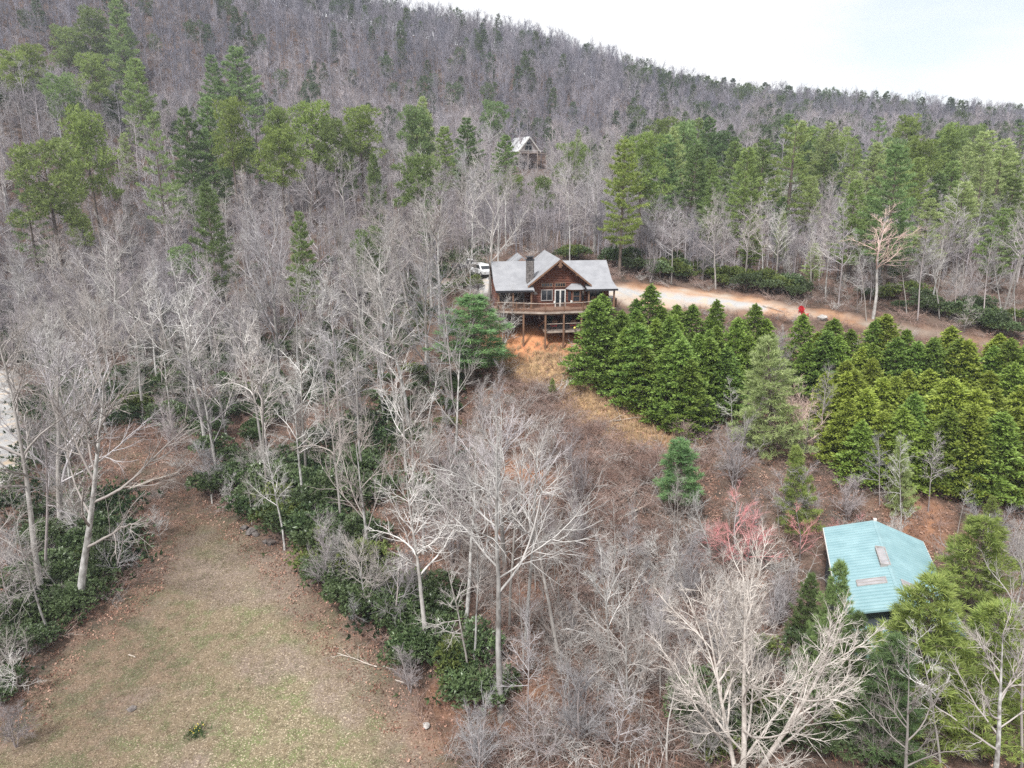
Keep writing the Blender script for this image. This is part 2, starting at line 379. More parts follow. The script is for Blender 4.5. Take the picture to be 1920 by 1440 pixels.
def ground_masks(x, y):
    w = wob(x, y)
    lawn = smooth01(edge_dist(LAWN, x, y) - 1.5 + w * .6, 2.6)
    lawn = lawn * (1 - .72 * smooth01(edge_dist(LEAFY, x, y) + w * .9, 7.0)) * (1 - .95 * smooth01(edge_dist(HEAD, x, y) + w * .5, 2.5))
    dry = smooth01(edge_dist(DRY, x, y) + w * .8, 2.5)
    clay = np.maximum(smooth01(edge_dist(CLAY, x, y) + w * .5, 1.0), smooth01(edge_dist(DRIVE, x, y) + w * .35, 1.1) * (1 - .62 * np.clip((x - 38) / 14, 0, 1)))
    for cx, cy, cr in SOIL: clay = np.maximum(clay, .5 * smooth01(cr * .8 - np.hypot(x - cx, y - cy) + w * 1.0, 2.2))
    gravel = np.maximum(smooth01(edge_dist(GRAVEL, x, y) + w * .2, .7), smooth01(edge_dist(ROAD, x, y) + w * .2, .8))
    return lawn, dry, clay, gravel, smooth01(edge_dist(DRIVE, x, y) + 1.0 + w * .3, 1.5)

def axis(lo, a, b, hi, fine, grow):
    c = list(np.arange(a, b + 1e-6, fine)); s = fine; q = c[-1]
    while q < hi:
        s = min(s * grow, 8); q += s; c.append(q)
    s = fine; q = a; pre = []
    while q > lo:
        s = min(s * grow, 8); q -= s; pre.append(q)
    return np.array(pre[::-1] + c)

xs = axis(-540, -62, 72, 540, .55, 1.06); ys = axis(-55, 18, 112, 640, .55, 1.05)
GX, GY = np.meshgrid(xs, ys); GZ = hgt(GX, GY)
# level pad under the log house, cut into the bank
nx, ny = len(xs), len(ys)
idx = np.arange(nx * ny).reshape(ny, nx)
quads = np.stack([idx[:-1, :-1], idx[:-1, 1:], idx[1:, 1:], idx[1:, :-1]], -1).reshape(-1, 4)
gv = np.stack([GX.ravel(), GY.ravel(), GZ.ravel()], 1)
masks = ground_masks(gv[:, 0], gv[:, 1])

def ground_material():
    m = bpy.data.materials.new('forest_floor'); m.use_nodes = True; t = m.node_tree; N = t.nodes; K = t.links.new
    b = N['Principled BSDF']; b.inputs['Roughness'].default_value = .95; b.inputs['Specular IOR Level'].default_value = .1
    g = N.new('ShaderNodeNewGeometry')
    def noise(sc, det=5, ro=.6):
        n = N.new('ShaderNodeTexNoise'); n.inputs['Scale'].default_value = sc; n.inputs['Detail'].default_value = det; n.inputs['Roughness'].default_value = ro; K(g.outputs['Position'], n.inputs['Vector']); return n.outputs[0]
    def rng(x, a, b_):
        r = N.new('ShaderNodeMapRange'); r.inputs[1].default_value = a; r.inputs[2].default_value = b_; K(x, r.inputs[0]); return r.outputs[0]
    def mix(f, c1, c2):
        q = N.new('ShaderNodeMixRGB')
        for i, c in ((1, c1), (2, c2)):
            if isinstance(c, tuple): q.inputs[i].default_value = (*c, 1)
            else: K(c, q.inputs[i])
        K(f, q.inputs[0]); return q.outputs[0]
    def attr(nm):
        a = N.new('ShaderNodeAttribute'); a.attribute_name = nm; return a.outputs['Fac']
    big, mid, fine, vfine = noise(.12, 3), noise(.7), noise(4.5), noise(16, 4, .7)
    litter = mix(rng(fine, .36, .62), (0.066, 0.044, 0.035), (0.175, 0.108, 0.082))
    litter = mix(rng(mid, .40, .62), litter, (0.050, 0.042, 0.034))
    litter = mix(rng(vfine, .57, .70), litter, (0.38, 0.25, 0.19))
    litter = mix(rng(big, .48, .64), litter, (0.135, 0.10, 0.08))
    lawn = mix(rng(fine, .35, .65), (0.225, 0.185, 0.12), (0.14, 0.122, 0.078))
    lawn = mix(rng(mid, .47, .56), lawn, (0.135, 0.150, 0.068))
    lawn = mix(rng(big, .47, .58), lawn, (0.19, 0.150, 0.125))
    lawn = mix(rng(vfine, .54, .68), lawn, (0.36, 0.29, 0.20))
    sp = noise(7.5, 3, .65)
    lawn = mix(rng(sp, .52, .60), lawn, (0.125, 0.095, 0.065)); lawn = mix(rng(noise(9.5, 3, .6), .57, .64), lawn, (0.47, 0.39, 0.29))
    litter = mix(rng(sp, .55, .62), litter, (0.06, 0.035, 0.028))
    dry = mix(rng(fine, .38, .62), (0.42, 0.29, 0.155), (0.27, 0.17, 0.095)); dry = mix(rng(vfine, .52, .7), dry, (0.20, 0.11, 0.07))
    clay = mix(rng(mid, .38, .62), (0.42, 0.26, 0.16), (0.35, 0.19, 0.11)); clay = mix(rng(fine, .56, .72), clay, (0.27, 0.11, 0.06)); clay = mix(attr('tan'), mix(rng(mid, .42, .6), (0.50, 0.235, 0.115), (0.36, 0.155, 0.08)), mix(rng(big, .40, .55), clay, (0.39, 0.325, 0.265)))
    grav = mix(rng(vfine, .38, .62), (0.42, 0.415, 0.41), (0.29, 0.285, 0.28)); grav = mix(rng(mid, .5, .68), grav, (0.46, 0.37, 0.28))
    c = mix(attr('lawn'), litter, lawn); c = mix(attr('dry'), c, dry); c = mix(attr('clay'), c, clay); c = mix(attr('gravel'), c, grav)
    K(c, b.inputs['Base Color'])
    bp = N.new('ShaderNodeBump'); bp.inputs['Strength'].default_value = .55; bp.inputs['Distance'].default_value = .08; K(vfine, bp.inputs['Height']); K(bp.outputs[0], b.inputs['Normal'])
    return m
M['ground'] = ground_material()

def ground_mesh(name, q, dz=0.0):
    used, inv = np.unique(q.ravel(), return_inverse=True)
    V = gv[used].copy(); V[:, 2] += dz
    me = mesh_np(name, V, inv.reshape(-1, 4), M['ground'], smooth=True, k=4)
    for nm, a in zip(('lawn', 'dry', 'clay', 'gravel', 'tan'), masks):
        at_ = me.attributes.new(nm, 'FLOAT', 'POINT'); at_.data.foreach_set('value', a[used].astype(np.float32))
    o = link(name, me); o['kind'] = 'structure'; return o
qc = gv[quads].mean(1)
is_lawn = (edge_dist(LAWN, qc[:, 0], qc[:, 1]) + wob(qc[:, 0], qc[:, 1]) * .4) > 0
is_drive = (edge_dist(DRIVE, qc[:, 0], qc[:, 1]) > 0) & ~is_lawn
is_grav = ((edge_dist(GRAVEL, qc[:, 0], qc[:, 1]) > 0)) & ~is_drive & ~is_lawn
is_road = (edge_dist(ROAD, qc[:, 0], qc[:, 1]) > 0) & ~is_lawn & ~is_drive & ~is_grav
rest = ~(is_lawn | is_drive | is_grav | is_road)
ground_mesh('ground', quads[rest]); ground_mesh('lawn', quads[is_lawn]); ground_mesh('driveway', quads[is_drive]); ground_mesh('parking_area', quads[is_grav]); ground_mesh('road', quads[is_road])

# ------------------------------------------------------------------ geometry-node scatter (only for uncountable stuff)
def scatter(name, pts, rz, sc, var, sources, tilt=None):
    src = bpy.data.collections.new(name + '_source')
    for i, me in enumerate(sources):
        o = bpy.data.objects.new('%s_source_%02d' % (name, i), me); src.objects.link(o)
    n = len(pts)
    me = bpy.data.meshes.new(name); me.vertices.add(n); me.vertices.foreach_set('co', np.asarray(pts, np.float32).ravel())
    a = me.attributes.new('rot', 'FLOAT_VECTOR', 'POINT'); r = np.zeros((n, 3), np.float32); r[:, 2] = rz
    if tilt is not None: r[:, :2] = tilt
    a.data.foreach_set('vector', r.ravel())
    a = me.attributes.new('siz', 'FLOAT', 'POINT'); a.data.foreach_set('value', np.asarray(sc, np.float32))
    a = me.attributes.new('var', 'INT', 'POINT'); a.data.foreach_set('value', np.asarray(var, np.int32))
    o = link(name, me); o['kind'] = 'stuff'
    ng = bpy.data.node_groups.new(name + '_nodes', 'GeometryNodeTree')
    ng.interface.new_socket('Geometry', in_out='INPUT', socket_type='NodeSocketGeometry'); ng.interface.new_socket('Geometry', in_out='OUTPUT', socket_type='NodeSocketGeometry')
    N = ng.nodes; K = ng.links.new
    gi, go = N.new('NodeGroupInput'), N.new('NodeGroupOutput')
    ci = N.new('GeometryNodeCollectionInfo'); ci.inputs['Collection'].default_value = src; ci.inputs['Separate Children'].default_value = True; ci.inputs['Reset Children'].default_value = True
    ip = N.new('GeometryNodeInstanceOnPoints'); ip.inputs['Pick Instance'].default_value = True
    def na(nm, ty):
        q = N.new('GeometryNodeInputNamedAttribute'); q.data_type = ty; q.inputs['Name'].default_value = nm; return q.outputs[0]
    K(gi.outputs[0], ip.inputs['Points']); K(ci.outputs[0], ip.inputs['Instance']); K(na('var', 'INT'), ip.inputs['Instance Index'])
    er = N.new('FunctionNodeEulerToRotation'); K(na('rot', 'FLOAT_VECTOR'), er.inputs[0]); K(er.outputs[0], ip.inputs['Rotation'])
    K(na('siz', 'FLOAT'), ip.inputs['Scale']); K(ip.outputs[0], go.inputs[0])
    md = o.modifiers.new('scatter', 'NODES'); md.node_group = ng
    return o

# ------------------------------------------------------------------ tree makers
def _norm(a): return a / max(math.sqrt(a[0] * a[0] + a[1] * a[1] + a[2] * a[2]), 1e-9)

def bare_segments(seed, form):
    """branching skeleton of a leafless tree; returns a list of segment lists, one per branching level"""
    R = random.Random(seed); out = [[] for _ in range(6)]
    lv = form['levels']
    def rot_dir(d, ang):
        dx, dy, dz = d
        if abs(dz) < .9: ax = (dy, -dx, 0)
        else: ax = (0, dz, -dy)
        l = math.sqrt(ax[0] ** 2 + ax[1] ** 2 + ax[2] ** 2); ax = (ax[0] / l, ax[1] / l, ax[2] / l)
        bx = (dy * ax[2] - dz * ax[1], dz * ax[0] - dx * ax[2], dx * ax[1] - dy * ax[0])
        f = R.uniform(0, 6.2832); c, s = math.cos(f), math.sin(f); ca, sa = math.cos(ang), math.sin(ang)
        return tuple(d[i] * ca + (ax[i] * c + bx[i] * s) * sa for i in range(3))
    def grow(p, d, Ln, r, k):
        q = lv[k]; n = q['n']; st = Ln / n; r_end = r * q.get('taper', .3)
        last = k + 1 >= len(lv)
        if not last:
            nc = q['kids'] * R.uniform(.75, 1.25); t0 = q['start']; acc = R.random()
        for i in range(n):
            w = q['wob']
            d = (d[0] + R.gauss(0, w), d[1] + R.gauss(0, w), d[2] + R.gauss(0, w) + q['up'])
            l = math.sqrt(d[0] ** 2 + d[1] ** 2 + d[2] ** 2); d = (d[0] / l, d[1] / l, d[2] / l)
            p2 = (p[0] + d[0] * st, p[1] + d[1] * st, p[2] + d[2] * st)
            ra = r + (r_end - r) * i / n; rb = r + (r_end - r) * (i + 1) / n
            out[k].append((*p, *p2, ra, rb))
            if not last:
                ta, tb = i / n, (i + 1) / n
                lo, hi = max(ta, t0), tb
                if hi > lo:
                    acc += nc * (hi - lo) / (1 - t0)
                    while acc >= 1:
                        acc -= 1; t = R.uniform(lo, hi); fr = (t - ta) / (tb - ta)
                        pc = tuple(p[j] + (p2[j] - p[j]) * fr for j in range(3))
                        rel = (t - t0) / (1 - t0)
                        cl = q['len'] * (1 - q['fall'] * rel) * R.uniform(.65, 1.2)
                        if q.get('abs') is None: cl *= Ln
                        cd = rot_dir(d, math.radians(q['ang'] * (1 - .35 * rel) * R.uniform(.7, 1.25)))
                        grow(pc, cd, cl, min(lv[k + 1]['r'] * R.uniform(.7, 1.2) * (1 - .4 * rel), (ra + rb) / 2 * .85), k + 1)
            p = p2
        return p, d
    for b in form.get('stems', [((0, 0, -.4), (0, 0, 1), 1.0)]):
        grow(b[0], b[1], form['H'] * b[2], form['r'] * b[2], 0)
    return out

def lvl(n, w, up, kids, start, ang, ln, fall, r, **k): return dict(n=n, wob=w, up=up, kids=kids, start=start, ang=ang, len=ln, fall=fall, r=r, **k)
FORMS = {
    'tall': dict(H=20, r=.23, levels=[lvl(14, .025, .03, 16, .46, 54, 7.0, .62, .23, abs=1, taper=.12), lvl(7, .12, .055, 10, .15, 48, .50, .5, .085), lvl(4, .17, .03, 5, .12, 46, .55, .5, .045), lvl(3, .2, .02, 2, .12, 46, .6, .4, .028), lvl(1, .2, .02, 0, 0, 0, 0, 0, .018)]),
    'vase': dict(H=19, r=.30, levels=[lvl(9, .025, .02, 14, .24, 52, 11.0, .58, .30, abs=1, taper=.14), lvl(8, .08, .045, 12, .18, 42, .42, .5, .12), lvl(5, .14, .04, 5, .12, 44, .5, .5, .052), lvl(3, .18, .03, 2, .12, 46, .55, .4, .029), lvl(1, .2, .02, 0, 0, 0, 0, 0, .018)]),
    'hero': dict(H=19, r=.27, stems=[((0, 0, -.5), (0, 0, 1), 1.0), ((.2, .05, -.5), (.42, .05, 1), .92), ((-.15, -.1, -.5), (-.2, -.15, 1), .85)], levels=[lvl(9, .03, .03, 12, .14, 52, .62, .52, .27, taper=.14), lvl(8, .07, .05, 12, .16, 42, .40, .5, .12), lvl(5, .12, .05, 7, .12, 42, .5, .5, .05), lvl(3, .16, .04, 3, .12, 44, .55, .4, .026), lvl(1, .2, .02, 0, 0, 0, 0, 0, .0155)]),
    'slim': dict(H=17, r=.13, levels=[lvl(12, .035, .03, 16, .38, 56, 4.6, .68, .13, abs=1, taper=.12), lvl(5, .15, .04, 8, .12, 48, .55, .5, .052), lvl(3, .19, .03, 4, .12, 48, .55, .5, .030), lvl(2, .22, .02, 2, .15, 48, .6, .4, .021), lvl(1, .2, .02, 0, 0, 0, 0, 0, .015)]),
    'broken': dict(H=13, r=.17, levels=[lvl(10, .03, .02, 20, .25, 60, 2.2, .5, .17, abs=1, taper=.4), lvl(4, .15, .08, 6, .2, 45, .5, .5, .05), lvl(2, .18, .03, 4, .2, 45, .6, .4, .024), lvl(2, .2, .02, 0, 0, 0, 0, 0, .013)]),
    'twiggy': dict(H=9, r=.10, stems=[((0, 0, -.2), (.18, .05, 1), 1.0), ((.15, .1, -.2), (-.25, .15, 1), .85), ((-.1, .1, -.2), (.05, -.3, 1), .8), ((-.1, -.1, -.2), (-.15, -.2, 1), .7)],
                   levels=[lvl(7, .07, .03, 11, .15, 46, .45, .6, .10, taper=.15), lvl(4, .14, .06, 9, .12, 46, .55, .5, .045), lvl(3, .17, .04, 7, .12, 46, .55, .5, .022), lvl(1, .2, .02, 0, 0, 0, 0, 0, .0125)]),
    'spread': dict(H=10, r=.13, levels=[lvl(8, .06, .02, 16, .18, 62, 5.2, .6, .13, abs=1, taper=.15), lvl(6, .13, .035, 11, .12, 46, .5, .5, .055), lvl(3, .18, .02, 8, .12, 46, .55, .5, .026), lvl(1, .2, .02, 0, 0, 0, 0, 0, .0135)]),
    'mid': dict(H=18, r=.22, levels=[lvl(8, .035, .03, 14, .42, 56, 7.2, .60, .19, abs=1, taper=.12), lvl(5, .12, .045, 9, .12, 48, .5, .5, .08), lvl(3, .18, .03, 5, .1, 48, .52, .5, .046), lvl(2, .22, .02, 2, .1, 48, .6, .3, .031), lvl(1, .2, .02, 0, 0, 0, 0, 0, .025)]),
    'far': dict(H=17, r=.24, levels=[lvl(5, .03, .03, 14, .33, 50, 6.6, .58, .22, abs=1, taper=.15), lvl(3, .13, .05, 8, .1, 42, .55, .5, .10), lvl(2, .18, .05, 5, .1, 42, .6, .4, .06), lvl(1, .2, .02, 0, 0, 0, 0, 0, .045)]),
}
TREE = {}
def bare_mesh(key, form, seed, bark, twig, joined=False):
    f = FORMS[form]; s = bare_segments(seed, f)
    parts = []; kk = (8, 5, 4, 3, 3, 3)
    tr = tubes(s[0], kk[0] if not joined else 4)
    br = [tubes(q, kk[i + 1] if not joined else 3) for i, q in enumerate(s[1:]) if len(q)]
    top = max(max(r[5] for r in q) for q in s if q)
    if joined:
        V, T = merge([tr] + br); TREE[key] = (top, [('', mesh_np(key, V, T, M[twig], smooth=True))])
    else:
        V, T = merge(br); TREE[key] = (top, [('trunk', mesh_np(key + '_trunk', *tr, M[bark], smooth=True)), ('branches', mesh_np(key + '_branches', V, T, M[twig], smooth=True))])

def tufts(pos, dr, size, width, K, R, spread=.8):
    """needle or leaf tufts: K thin triangles fanning out of every point"""
    n = len(pos); d = dr[:, None, :] + R.normal(0, spread, (n, K, 3)); d /= np.linalg.norm(d, axis=2, keepdims=True)
    side = np.cross(d, R.normal(0, 1, (n, K, 3))); side /= np.maximum(np.linalg.norm(side, axis=2, keepdims=True), 1e-6)
    s = size[:, None, None] * R.uniform(.7, 1.15, (n, K, 1)); w = s * width * .5
    b = pos[:, None, :] - d * s * .12; tip = pos[:, None, :] + d * s; m = b + (tip - b) * .45
    V = np.stack([b, m + side * w, tip, m - side * w], 2).reshape(-1, 3)
    base = np.arange(n * K)[:, None] * 4
    T = np.concatenate([base + [0, 1, 2], base + [0, 2, 3]], 0)
    tn = np.repeat(np.clip(R.normal(.4, .28, n), 0, 1), K * 4)
    return V, T, tn

def conifer_mesh(key, seed, leaf, kind, bark='bark_dark', H=20.0, K=5, dens=1.0, size=.42, width=.22, joined=False):
    R = np.random.default_rng(seed); segs = [(0, 0, -.5, 0, 0, H * .55, .012 * H + .03, .008 * H + .02), (0, 0, H * .55, 0, 0, H * .98, .008 * H + .02, .015)]
    pos, dr = [], []
    if kind == 'round':                       # flat-topped pine, foliage in rounded pads over a bare trunk
        nC = 30
        for i in range(nC):
            h = H * (.50 + .47 * (i + .5) / nC); rel = (h / H - .5) / .5
            rad = H * .20 * math.sqrt(max(0.02, 1 - (abs(rel - .30) / .78) ** 2)) * R.uniform(.35, 1.05)
            a = i * 2.4 + R.uniform(-.5, .5); c = np.array([math.cos(a) * rad, math.sin(a) * rad, h + rad * .12])
            segs.append((0, 0, h - rad * .35, *c, .045 * H / 18, .02))
            cr = H * .068 * R.uniform(.7, 1.25); m = int(34 * dens)
            q = R.normal(0, 1, (m, 3)); q /= np.linalg.norm(q, axis=1, keepdims=True); q *= R.uniform(.55, 1, (m, 1)); q[:, 2] = q[:, 2] * .55
            pos.append(c + q * cr); dr.append(q + np.array([0, 0, .7]))
    elif kind in ('white', 'narrow', 'sparse', 'young'):
        base = {'white': .24, 'narrow': .10, 'sparse': .34, 'young': .06}[kind]; Rm = {'white': .215, 'narrow': .115, 'sparse': .20, 'young': .30}[kind] * H
        h = base * H; first = True
        while h < H * .985:
            rel = (h / H - base) / (1 - base)
            prof = (1 - rel) ** .75 if kind != 'narrow' else min(1, (1 - rel) * 1.9) ** .9
            if kind in ('white', 'sparse'): prof = min(1.0, rel * 3 + .5) * (1 - rel) ** .62
            nb = R.integers(3, 6)
            a0 = R.uniform(0, 6.28)
            for j in range(nb):
                if kind == 'sparse' and R.random() < .25: continue
                a = a0 + j * 6.283 / nb + R.uniform(-.35, .35); ln = Rm * prof * R.uniform(.55, 1.15) + .15
                up = R.uniform(.02, .30) + .45 * rel
                d = np.array([math.cos(a), math.sin(a), up]); e = np.array([0, 0, h]) + d * ln
                segs.append((0, 0, h, *e, .012 + .012 * ln, .008))
                m = max(4, int((9 * ln + 5) * dens)); t = R.uniform(.25, 1, m) ** .8
                lat = np.array([-math.sin(a), math.cos(a), 0])
                off = R.uniform(-1, 1, m) * .36 * ln * np.sin(np.clip(t * 1.05, 0, 1) * math.pi * .86 + .25) * .9
                p = np.array([0, 0, h]) + d * (ln * t)[:, None] + lat * off[:, None]; p[:, 2] += R.normal(0, .05 * H / 20, m) - .04 * np.abs(off)
                pos.append(p); dr.append(np.tile(d * .8 + [0, 0, .45], (m, 1)) + lat * np.sign(off)[:, None] * .6)
            h += H * R.uniform(.026, .046) * (1.25 if kind == 'sparse' else 1)
        pos.append(np.array([[0, 0, H * .985]] * 3)); dr.append(np.array([[0, 0, 1.0]] * 3))
    elif kind == 'cypress':                   # dense cone of flat, tiered sprays down to the ground
        nb = int(66 * dens)
        for i in range(nb):
            rel = (i + .5) / nb; rel = rel ** 1.12; h = H * (.02 + .97 * rel)
            prof = (1 - rel) ** .92 * min(1, .82 + rel * 2.2); a = i * 2.39996 + R.uniform(-.3, .3)
            ln = H * .27 * prof * R.uniform(.68, 1.18) + .08; up = R.uniform(.05, .30) + .5 * rel ** 3
            d = np.array([math.cos(a), math.sin(a), up]); lat = np.array([-math.sin(a), math.cos(a), 0])
            cr = (.10 + .62 * min(ln, .75) ** .8) * R.uniform(.75, 1.25)
            for c_, m, q_ in ((ln, 34, 1.0), (ln * .62, 13, .8)):
                g = R.normal(0, 1, (m, 2)) * .52; rr_ = np.minimum((g ** 2).sum(1), 1.4)
                p = np.array([0, 0, h]) + d * c_ + (np.array([math.cos(a), math.sin(a), 0]) * g[:, :1] + lat * g[:, 1:]) * cr * q_
                p[:, 2] += cr * (.24 - .40 * rr_) + R.normal(0, .03, m)
                pos.append(p); dr.append((np.array([math.cos(a), math.sin(a), .30]) * (.55 + .5 * g[:, :1]) + lat * g[:, 1:] * .9) + [0, 0, .12])
        pos.append(np.stack([R.normal(0, .05, 34), R.normal(0, .05, 34), H * R.uniform(.86, 1.02, 34)], 1)); dr.append(R.normal(0, .35, (34, 3)) + [0, 0, .9])
        if not joined: segs = segs + [(0, 0, H * .3, math.cos(i * 2.4) * .09 * H, math.sin(i * 2.4) * .09 * H, H * .36, .04, .015) for i in range(5)]
    pos, dr = np.concatenate(pos), np.concatenate(dr)
    V, T, tn = tufts(pos, dr, size * R.uniform(.75, 1.2, len(pos)), width, K, R, .42 if kind == 'cypress' else .75)
    tv, tt = tubes(segs, 4 if joined else 6)
    if joined:
        TREE[key] = (H, [('', None)]); me = mesh_np(key, V, T, M[leaf], tint=tn); TREE[key] = (H, [('', me)])
    else:
        TREE[key] = (H, [('trunk', mesh_np(key + '_trunk', tv, tt, M[bark], smooth=True)), ('crown', mesh_np(key + '_crown', V, T, M[leaf], tint=tn))])

def shrub_mesh(key, seed, leaf, H=2.2, n=420, K=6, size=.24, width=.42):
    R = np.random.default_rng(seed); pos, segs = [], []
    for i in range(9):
        a = R.uniform(0, 6.28); rd = R.uniform(.1, .75) * H * .75; c = np.array([math.cos(a) * rd, math.sin(a) * rd, H * R.uniform(.42, .78)]); cr = H * R.uniform(.24, .40)
        m = n // 9; q = R.normal(0, 1, (m, 3)); q /= np.linalg.norm(q, axis=1, keepdims=True); q[:, 2] = np.abs(q[:, 2]) * 1.0 - .35
        pos.append(c + q * cr * R.uniform(.8, 1.05, (m, 1)))
        segs.append((0, 0, -.2, *c, .04, .02))
    pos = np.concatenate(pos); pos[:, 2] = np.maximum(pos[:, 2], .08); dr = np.array(pos) * [1, 1, .6]; dr /= np.linalg.norm(dr, axis=1, keepdims=True); dr += [0, 0, .5]
    V, T, tn = tufts(pos, dr, size * R.uniform(.8, 1.2, len(pos)), width, K, R, .75)
    TREE[key] = (H, [('stems', mesh_np(key + '_stems', *tubes(segs, 4), M['bark_dark'])), ('foliage', mesh_np(key + '_foliage', V, T, M[leaf], tint=tn))])

for i in range(3): bare_mesh('tall%d' % i, 'tall', 100 + i, 'bark_pale', 'twig_pale')
for i in range(3): bare_mesh('vase%d' % i, 'vase', 200 + i, 'bark_pale', ('twig_pale', 'twig_pale', 'twig_mid')[i])
bare_mesh('hero', 'hero', 231, 'bark_tan', 'bark_tan')
for i in range(3): bare_mesh('slim%d' % i, 'slim', 300 + i, ('bark_pale', 'bark_pale', 'bark_mid')[i], ('twig_pale', 'twig_pale', 'twig_mid')[i])
bare_mesh('broken0', 'broken', 350, 'bark_pale', 'twig_pale')
for i in range(2): bare_mesh('twiggy%d' % i, 'twiggy', 400 + i, ('bark_pale', 'bark_mid')[i], ('twig_pale', 'twig_mid')[i])
for i in range(2): bare_mesh('spread%d' % i, 'spread', 450 + i, ('bark_pale', 'bark_mid')[i], ('twig_pale', 'twig_mid')[i])
bare_mesh('brownbush0', 'twiggy', 531, 'twig_brown', 'twig_brown'); bare_mesh('pink0', 'tall', 503, 'bark_pale', 'twig_pink'); bare_mesh('red0', 'twiggy', 511, 'bark_mid', 'twig_red'); bare_mesh('red1', 'spread', 512, 'bark_mid', 'twig_red'); bare_mesh('tanbud0', 'twiggy', 521, 'bark_pale', 'twig_pink')
for i in range(3): bare_mesh('mid%d' % i, 'mid', 600 + i, 'bark_pale', ('twig_pale', 'twig_mid', 'twig_mid')[i])
for i in range(2): bare_mesh('midj%d' % i, 'mid', 650 + i, 'twig_mid', 'twig_mid', joined=True)
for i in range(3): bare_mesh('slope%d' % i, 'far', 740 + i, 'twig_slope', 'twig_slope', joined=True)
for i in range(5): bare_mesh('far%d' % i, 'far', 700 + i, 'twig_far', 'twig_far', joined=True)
for i in range(2): conifer_mesh('round%d' % i, 800 + i, 'needle_yellow', 'round', H=20, K=5, size=.58, width=.22, dens=1.8)
for i in range(2): conifer_mesh('roundg%d' % i, 810 + i, 'needle_green', 'round', H=20, K=5, size=.58, width=.22, dens=1.7)
for i in range(3): conifer_mesh('white%d' % i, 820 + i, 'needle_green', 'white', H=21, K=5, size=.55, width=.18, dens=1.5)
for i in range(2): conifer_mesh('whitep%d' % i, 830 + i, 'needle_pale', 'white', H=21, K=5, size=.55, width=.16, dens=1.3)
for i in range(2): conifer_mesh('sparse%d' % i, 840 + i, 'needle_green', 'sparse', H=22, K=5, size=.5, width=.17)
conifer_mesh('bright0', 855, 'needle_lime', 'white', H=20, K=5, size=.5, width=.18, dens=1.5)
conifer_mesh('narrow0', 850, 'needle_green', 'narrow', H=21, K=5, size=.55, width=.18, dens=1.5)
conifer_mesh('bluepine0', 861, 'needle_blue', 'white', H=12, K=6, size=.46, width=.11, dens=1.5)
conifer_mesh('youngblue0', 871, 'needle_blue', 'white', H=9, K=6, size=.40, width=.11, dens=1.7)
conifer_mesh('youngpale0', 872, 'needle_pale', 'young', H=9, K=7, size=.38, width=.11, dens=1.3)
conifer_mesh('youngyel0', 873, 'needle_lime', 'young', H=9, K=8, size=.36, width=.10, dens=1.5)
conifer_mesh('youngyel1', 874, 'needle_lime', 'young', H=9, K=8, size=.36, width=.10, dens=1.5)
conifer_mesh('younggreen0', 875, 'needle_green', 'young', H=9, K=8, size=.34, width=.10, dens=1.8)
for i in range(3): conifer_mesh('cypress%d' % i, 880 + i, 'cypress', 'cypress', H=10, K=3, size=.36, width=.42)
for i in range(2): conifer_mesh('cypressy%d' % i, 890 + i, 'cypress_yellow', 'cypress', H=9, K=3, size=.34, width=.42)
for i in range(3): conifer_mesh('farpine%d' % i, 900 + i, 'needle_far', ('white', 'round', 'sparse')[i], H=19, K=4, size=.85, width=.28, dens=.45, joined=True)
for i in range(3): shrub_mesh('laurel%d' % i, 920 + i, 'laurel')
shrub_mesh('laurely0', 930, 'laurel_yellow', n=360)

def place(key, name, loc, H, rz, label, cat, group=None, lean=(0, 0), squash=1.0):
    h0, parts = TREE[key]; s = H / h0
    rot = (Matrix.Rotation(lean[1], 3, 'Y') @ Matrix.Rotation(lean[0], 3, 'X') @ Matrix.Rotation(rz, 3, 'Z')).to_euler()
    if len(parts) == 1:
        o = link(name, parts[0][1]); o.location = [float(c) for c in loc]; o.rotation_euler = rot; o.scale = (s * squash, s * squash, s)
        return tag(o, label, cat, group)
    o = empty(name, loc); o.rotation_euler = rot; o.scale = (s * squash, s * squash, s)
    for pn, me in parts: link(pn, me, o)
    return tag(o, label, cat, group)

# ------------------------------------------------------------------ the log house on the hillside
HB = empty('log_house', (HOUSE_X, HOUSE_Y, HOUSE_Z), HOUSE_A)
tag(HB, 'brown log house with grey shingle roof and high railed deck on the slope', 'house')
GW, GS = 3.45, .80                 # half width of the gable wall, roof slope
APEX = 6.0
def gable_half(z): return min(GW, (APEX - .18 - z) / GS)
def courses(mb, x0f, x1f, y, z0, z1, ch=.21, out=-1):
    """stack of half-round log courses on a wall in the plane y"""
    z = z0
    while z < z1 - .02:
        zt = min(z + ch, z1)
        a, b = x0f((z + zt) / 2), x1f((z + zt) / 2)
        if b - a > .15:
            h = zt - z; pr = [(y, z), (y + out * .035, z + h * .12), (y + out * .075, z + h * .5), (y + out * .035, z + h * .88), (y, zt)]
            mb.px(pr, a, b)
        z += ch
    return mb
def courses_side(mb, x, y0, y1, z0, z1, out, ch=.21):
    z = z0
    while z < z1 - .02:
        zt = min(z + ch, z1); h = zt - z
        mb.py([(x, z), (x + out * .035, z + h * .12), (x + out * .075, z + h * .5), (x + out * .035, z + h * .88), (x, zt)], y0, y1)
        z += ch
    return mb
core = MB().py([(-GW, -.3), (GW, -.3), (GW, 2.9), (0, APEX - .3), (-GW, 2.9)], .02, 10.9)
core.box(-7.7, -GW, 1.45, 7.6, -.3, 2.75).box(GW, 6.8, 1.45, 7.6, -.3, 2.75)
core.add([(x, y, z) for x in (-7.7, -7.69) for y, z in ((1.5, 2.7), (4.6, 5.0), (7.6, 2.7))], [(0, 2, 1), (3, 4, 5)])
core.build('wall', M['log'], HB)
sid = MB(); courses(sid, lambda z: -gable_half(z), lambda z: gable_half(z), 0.02, -.1, APEX - .35)
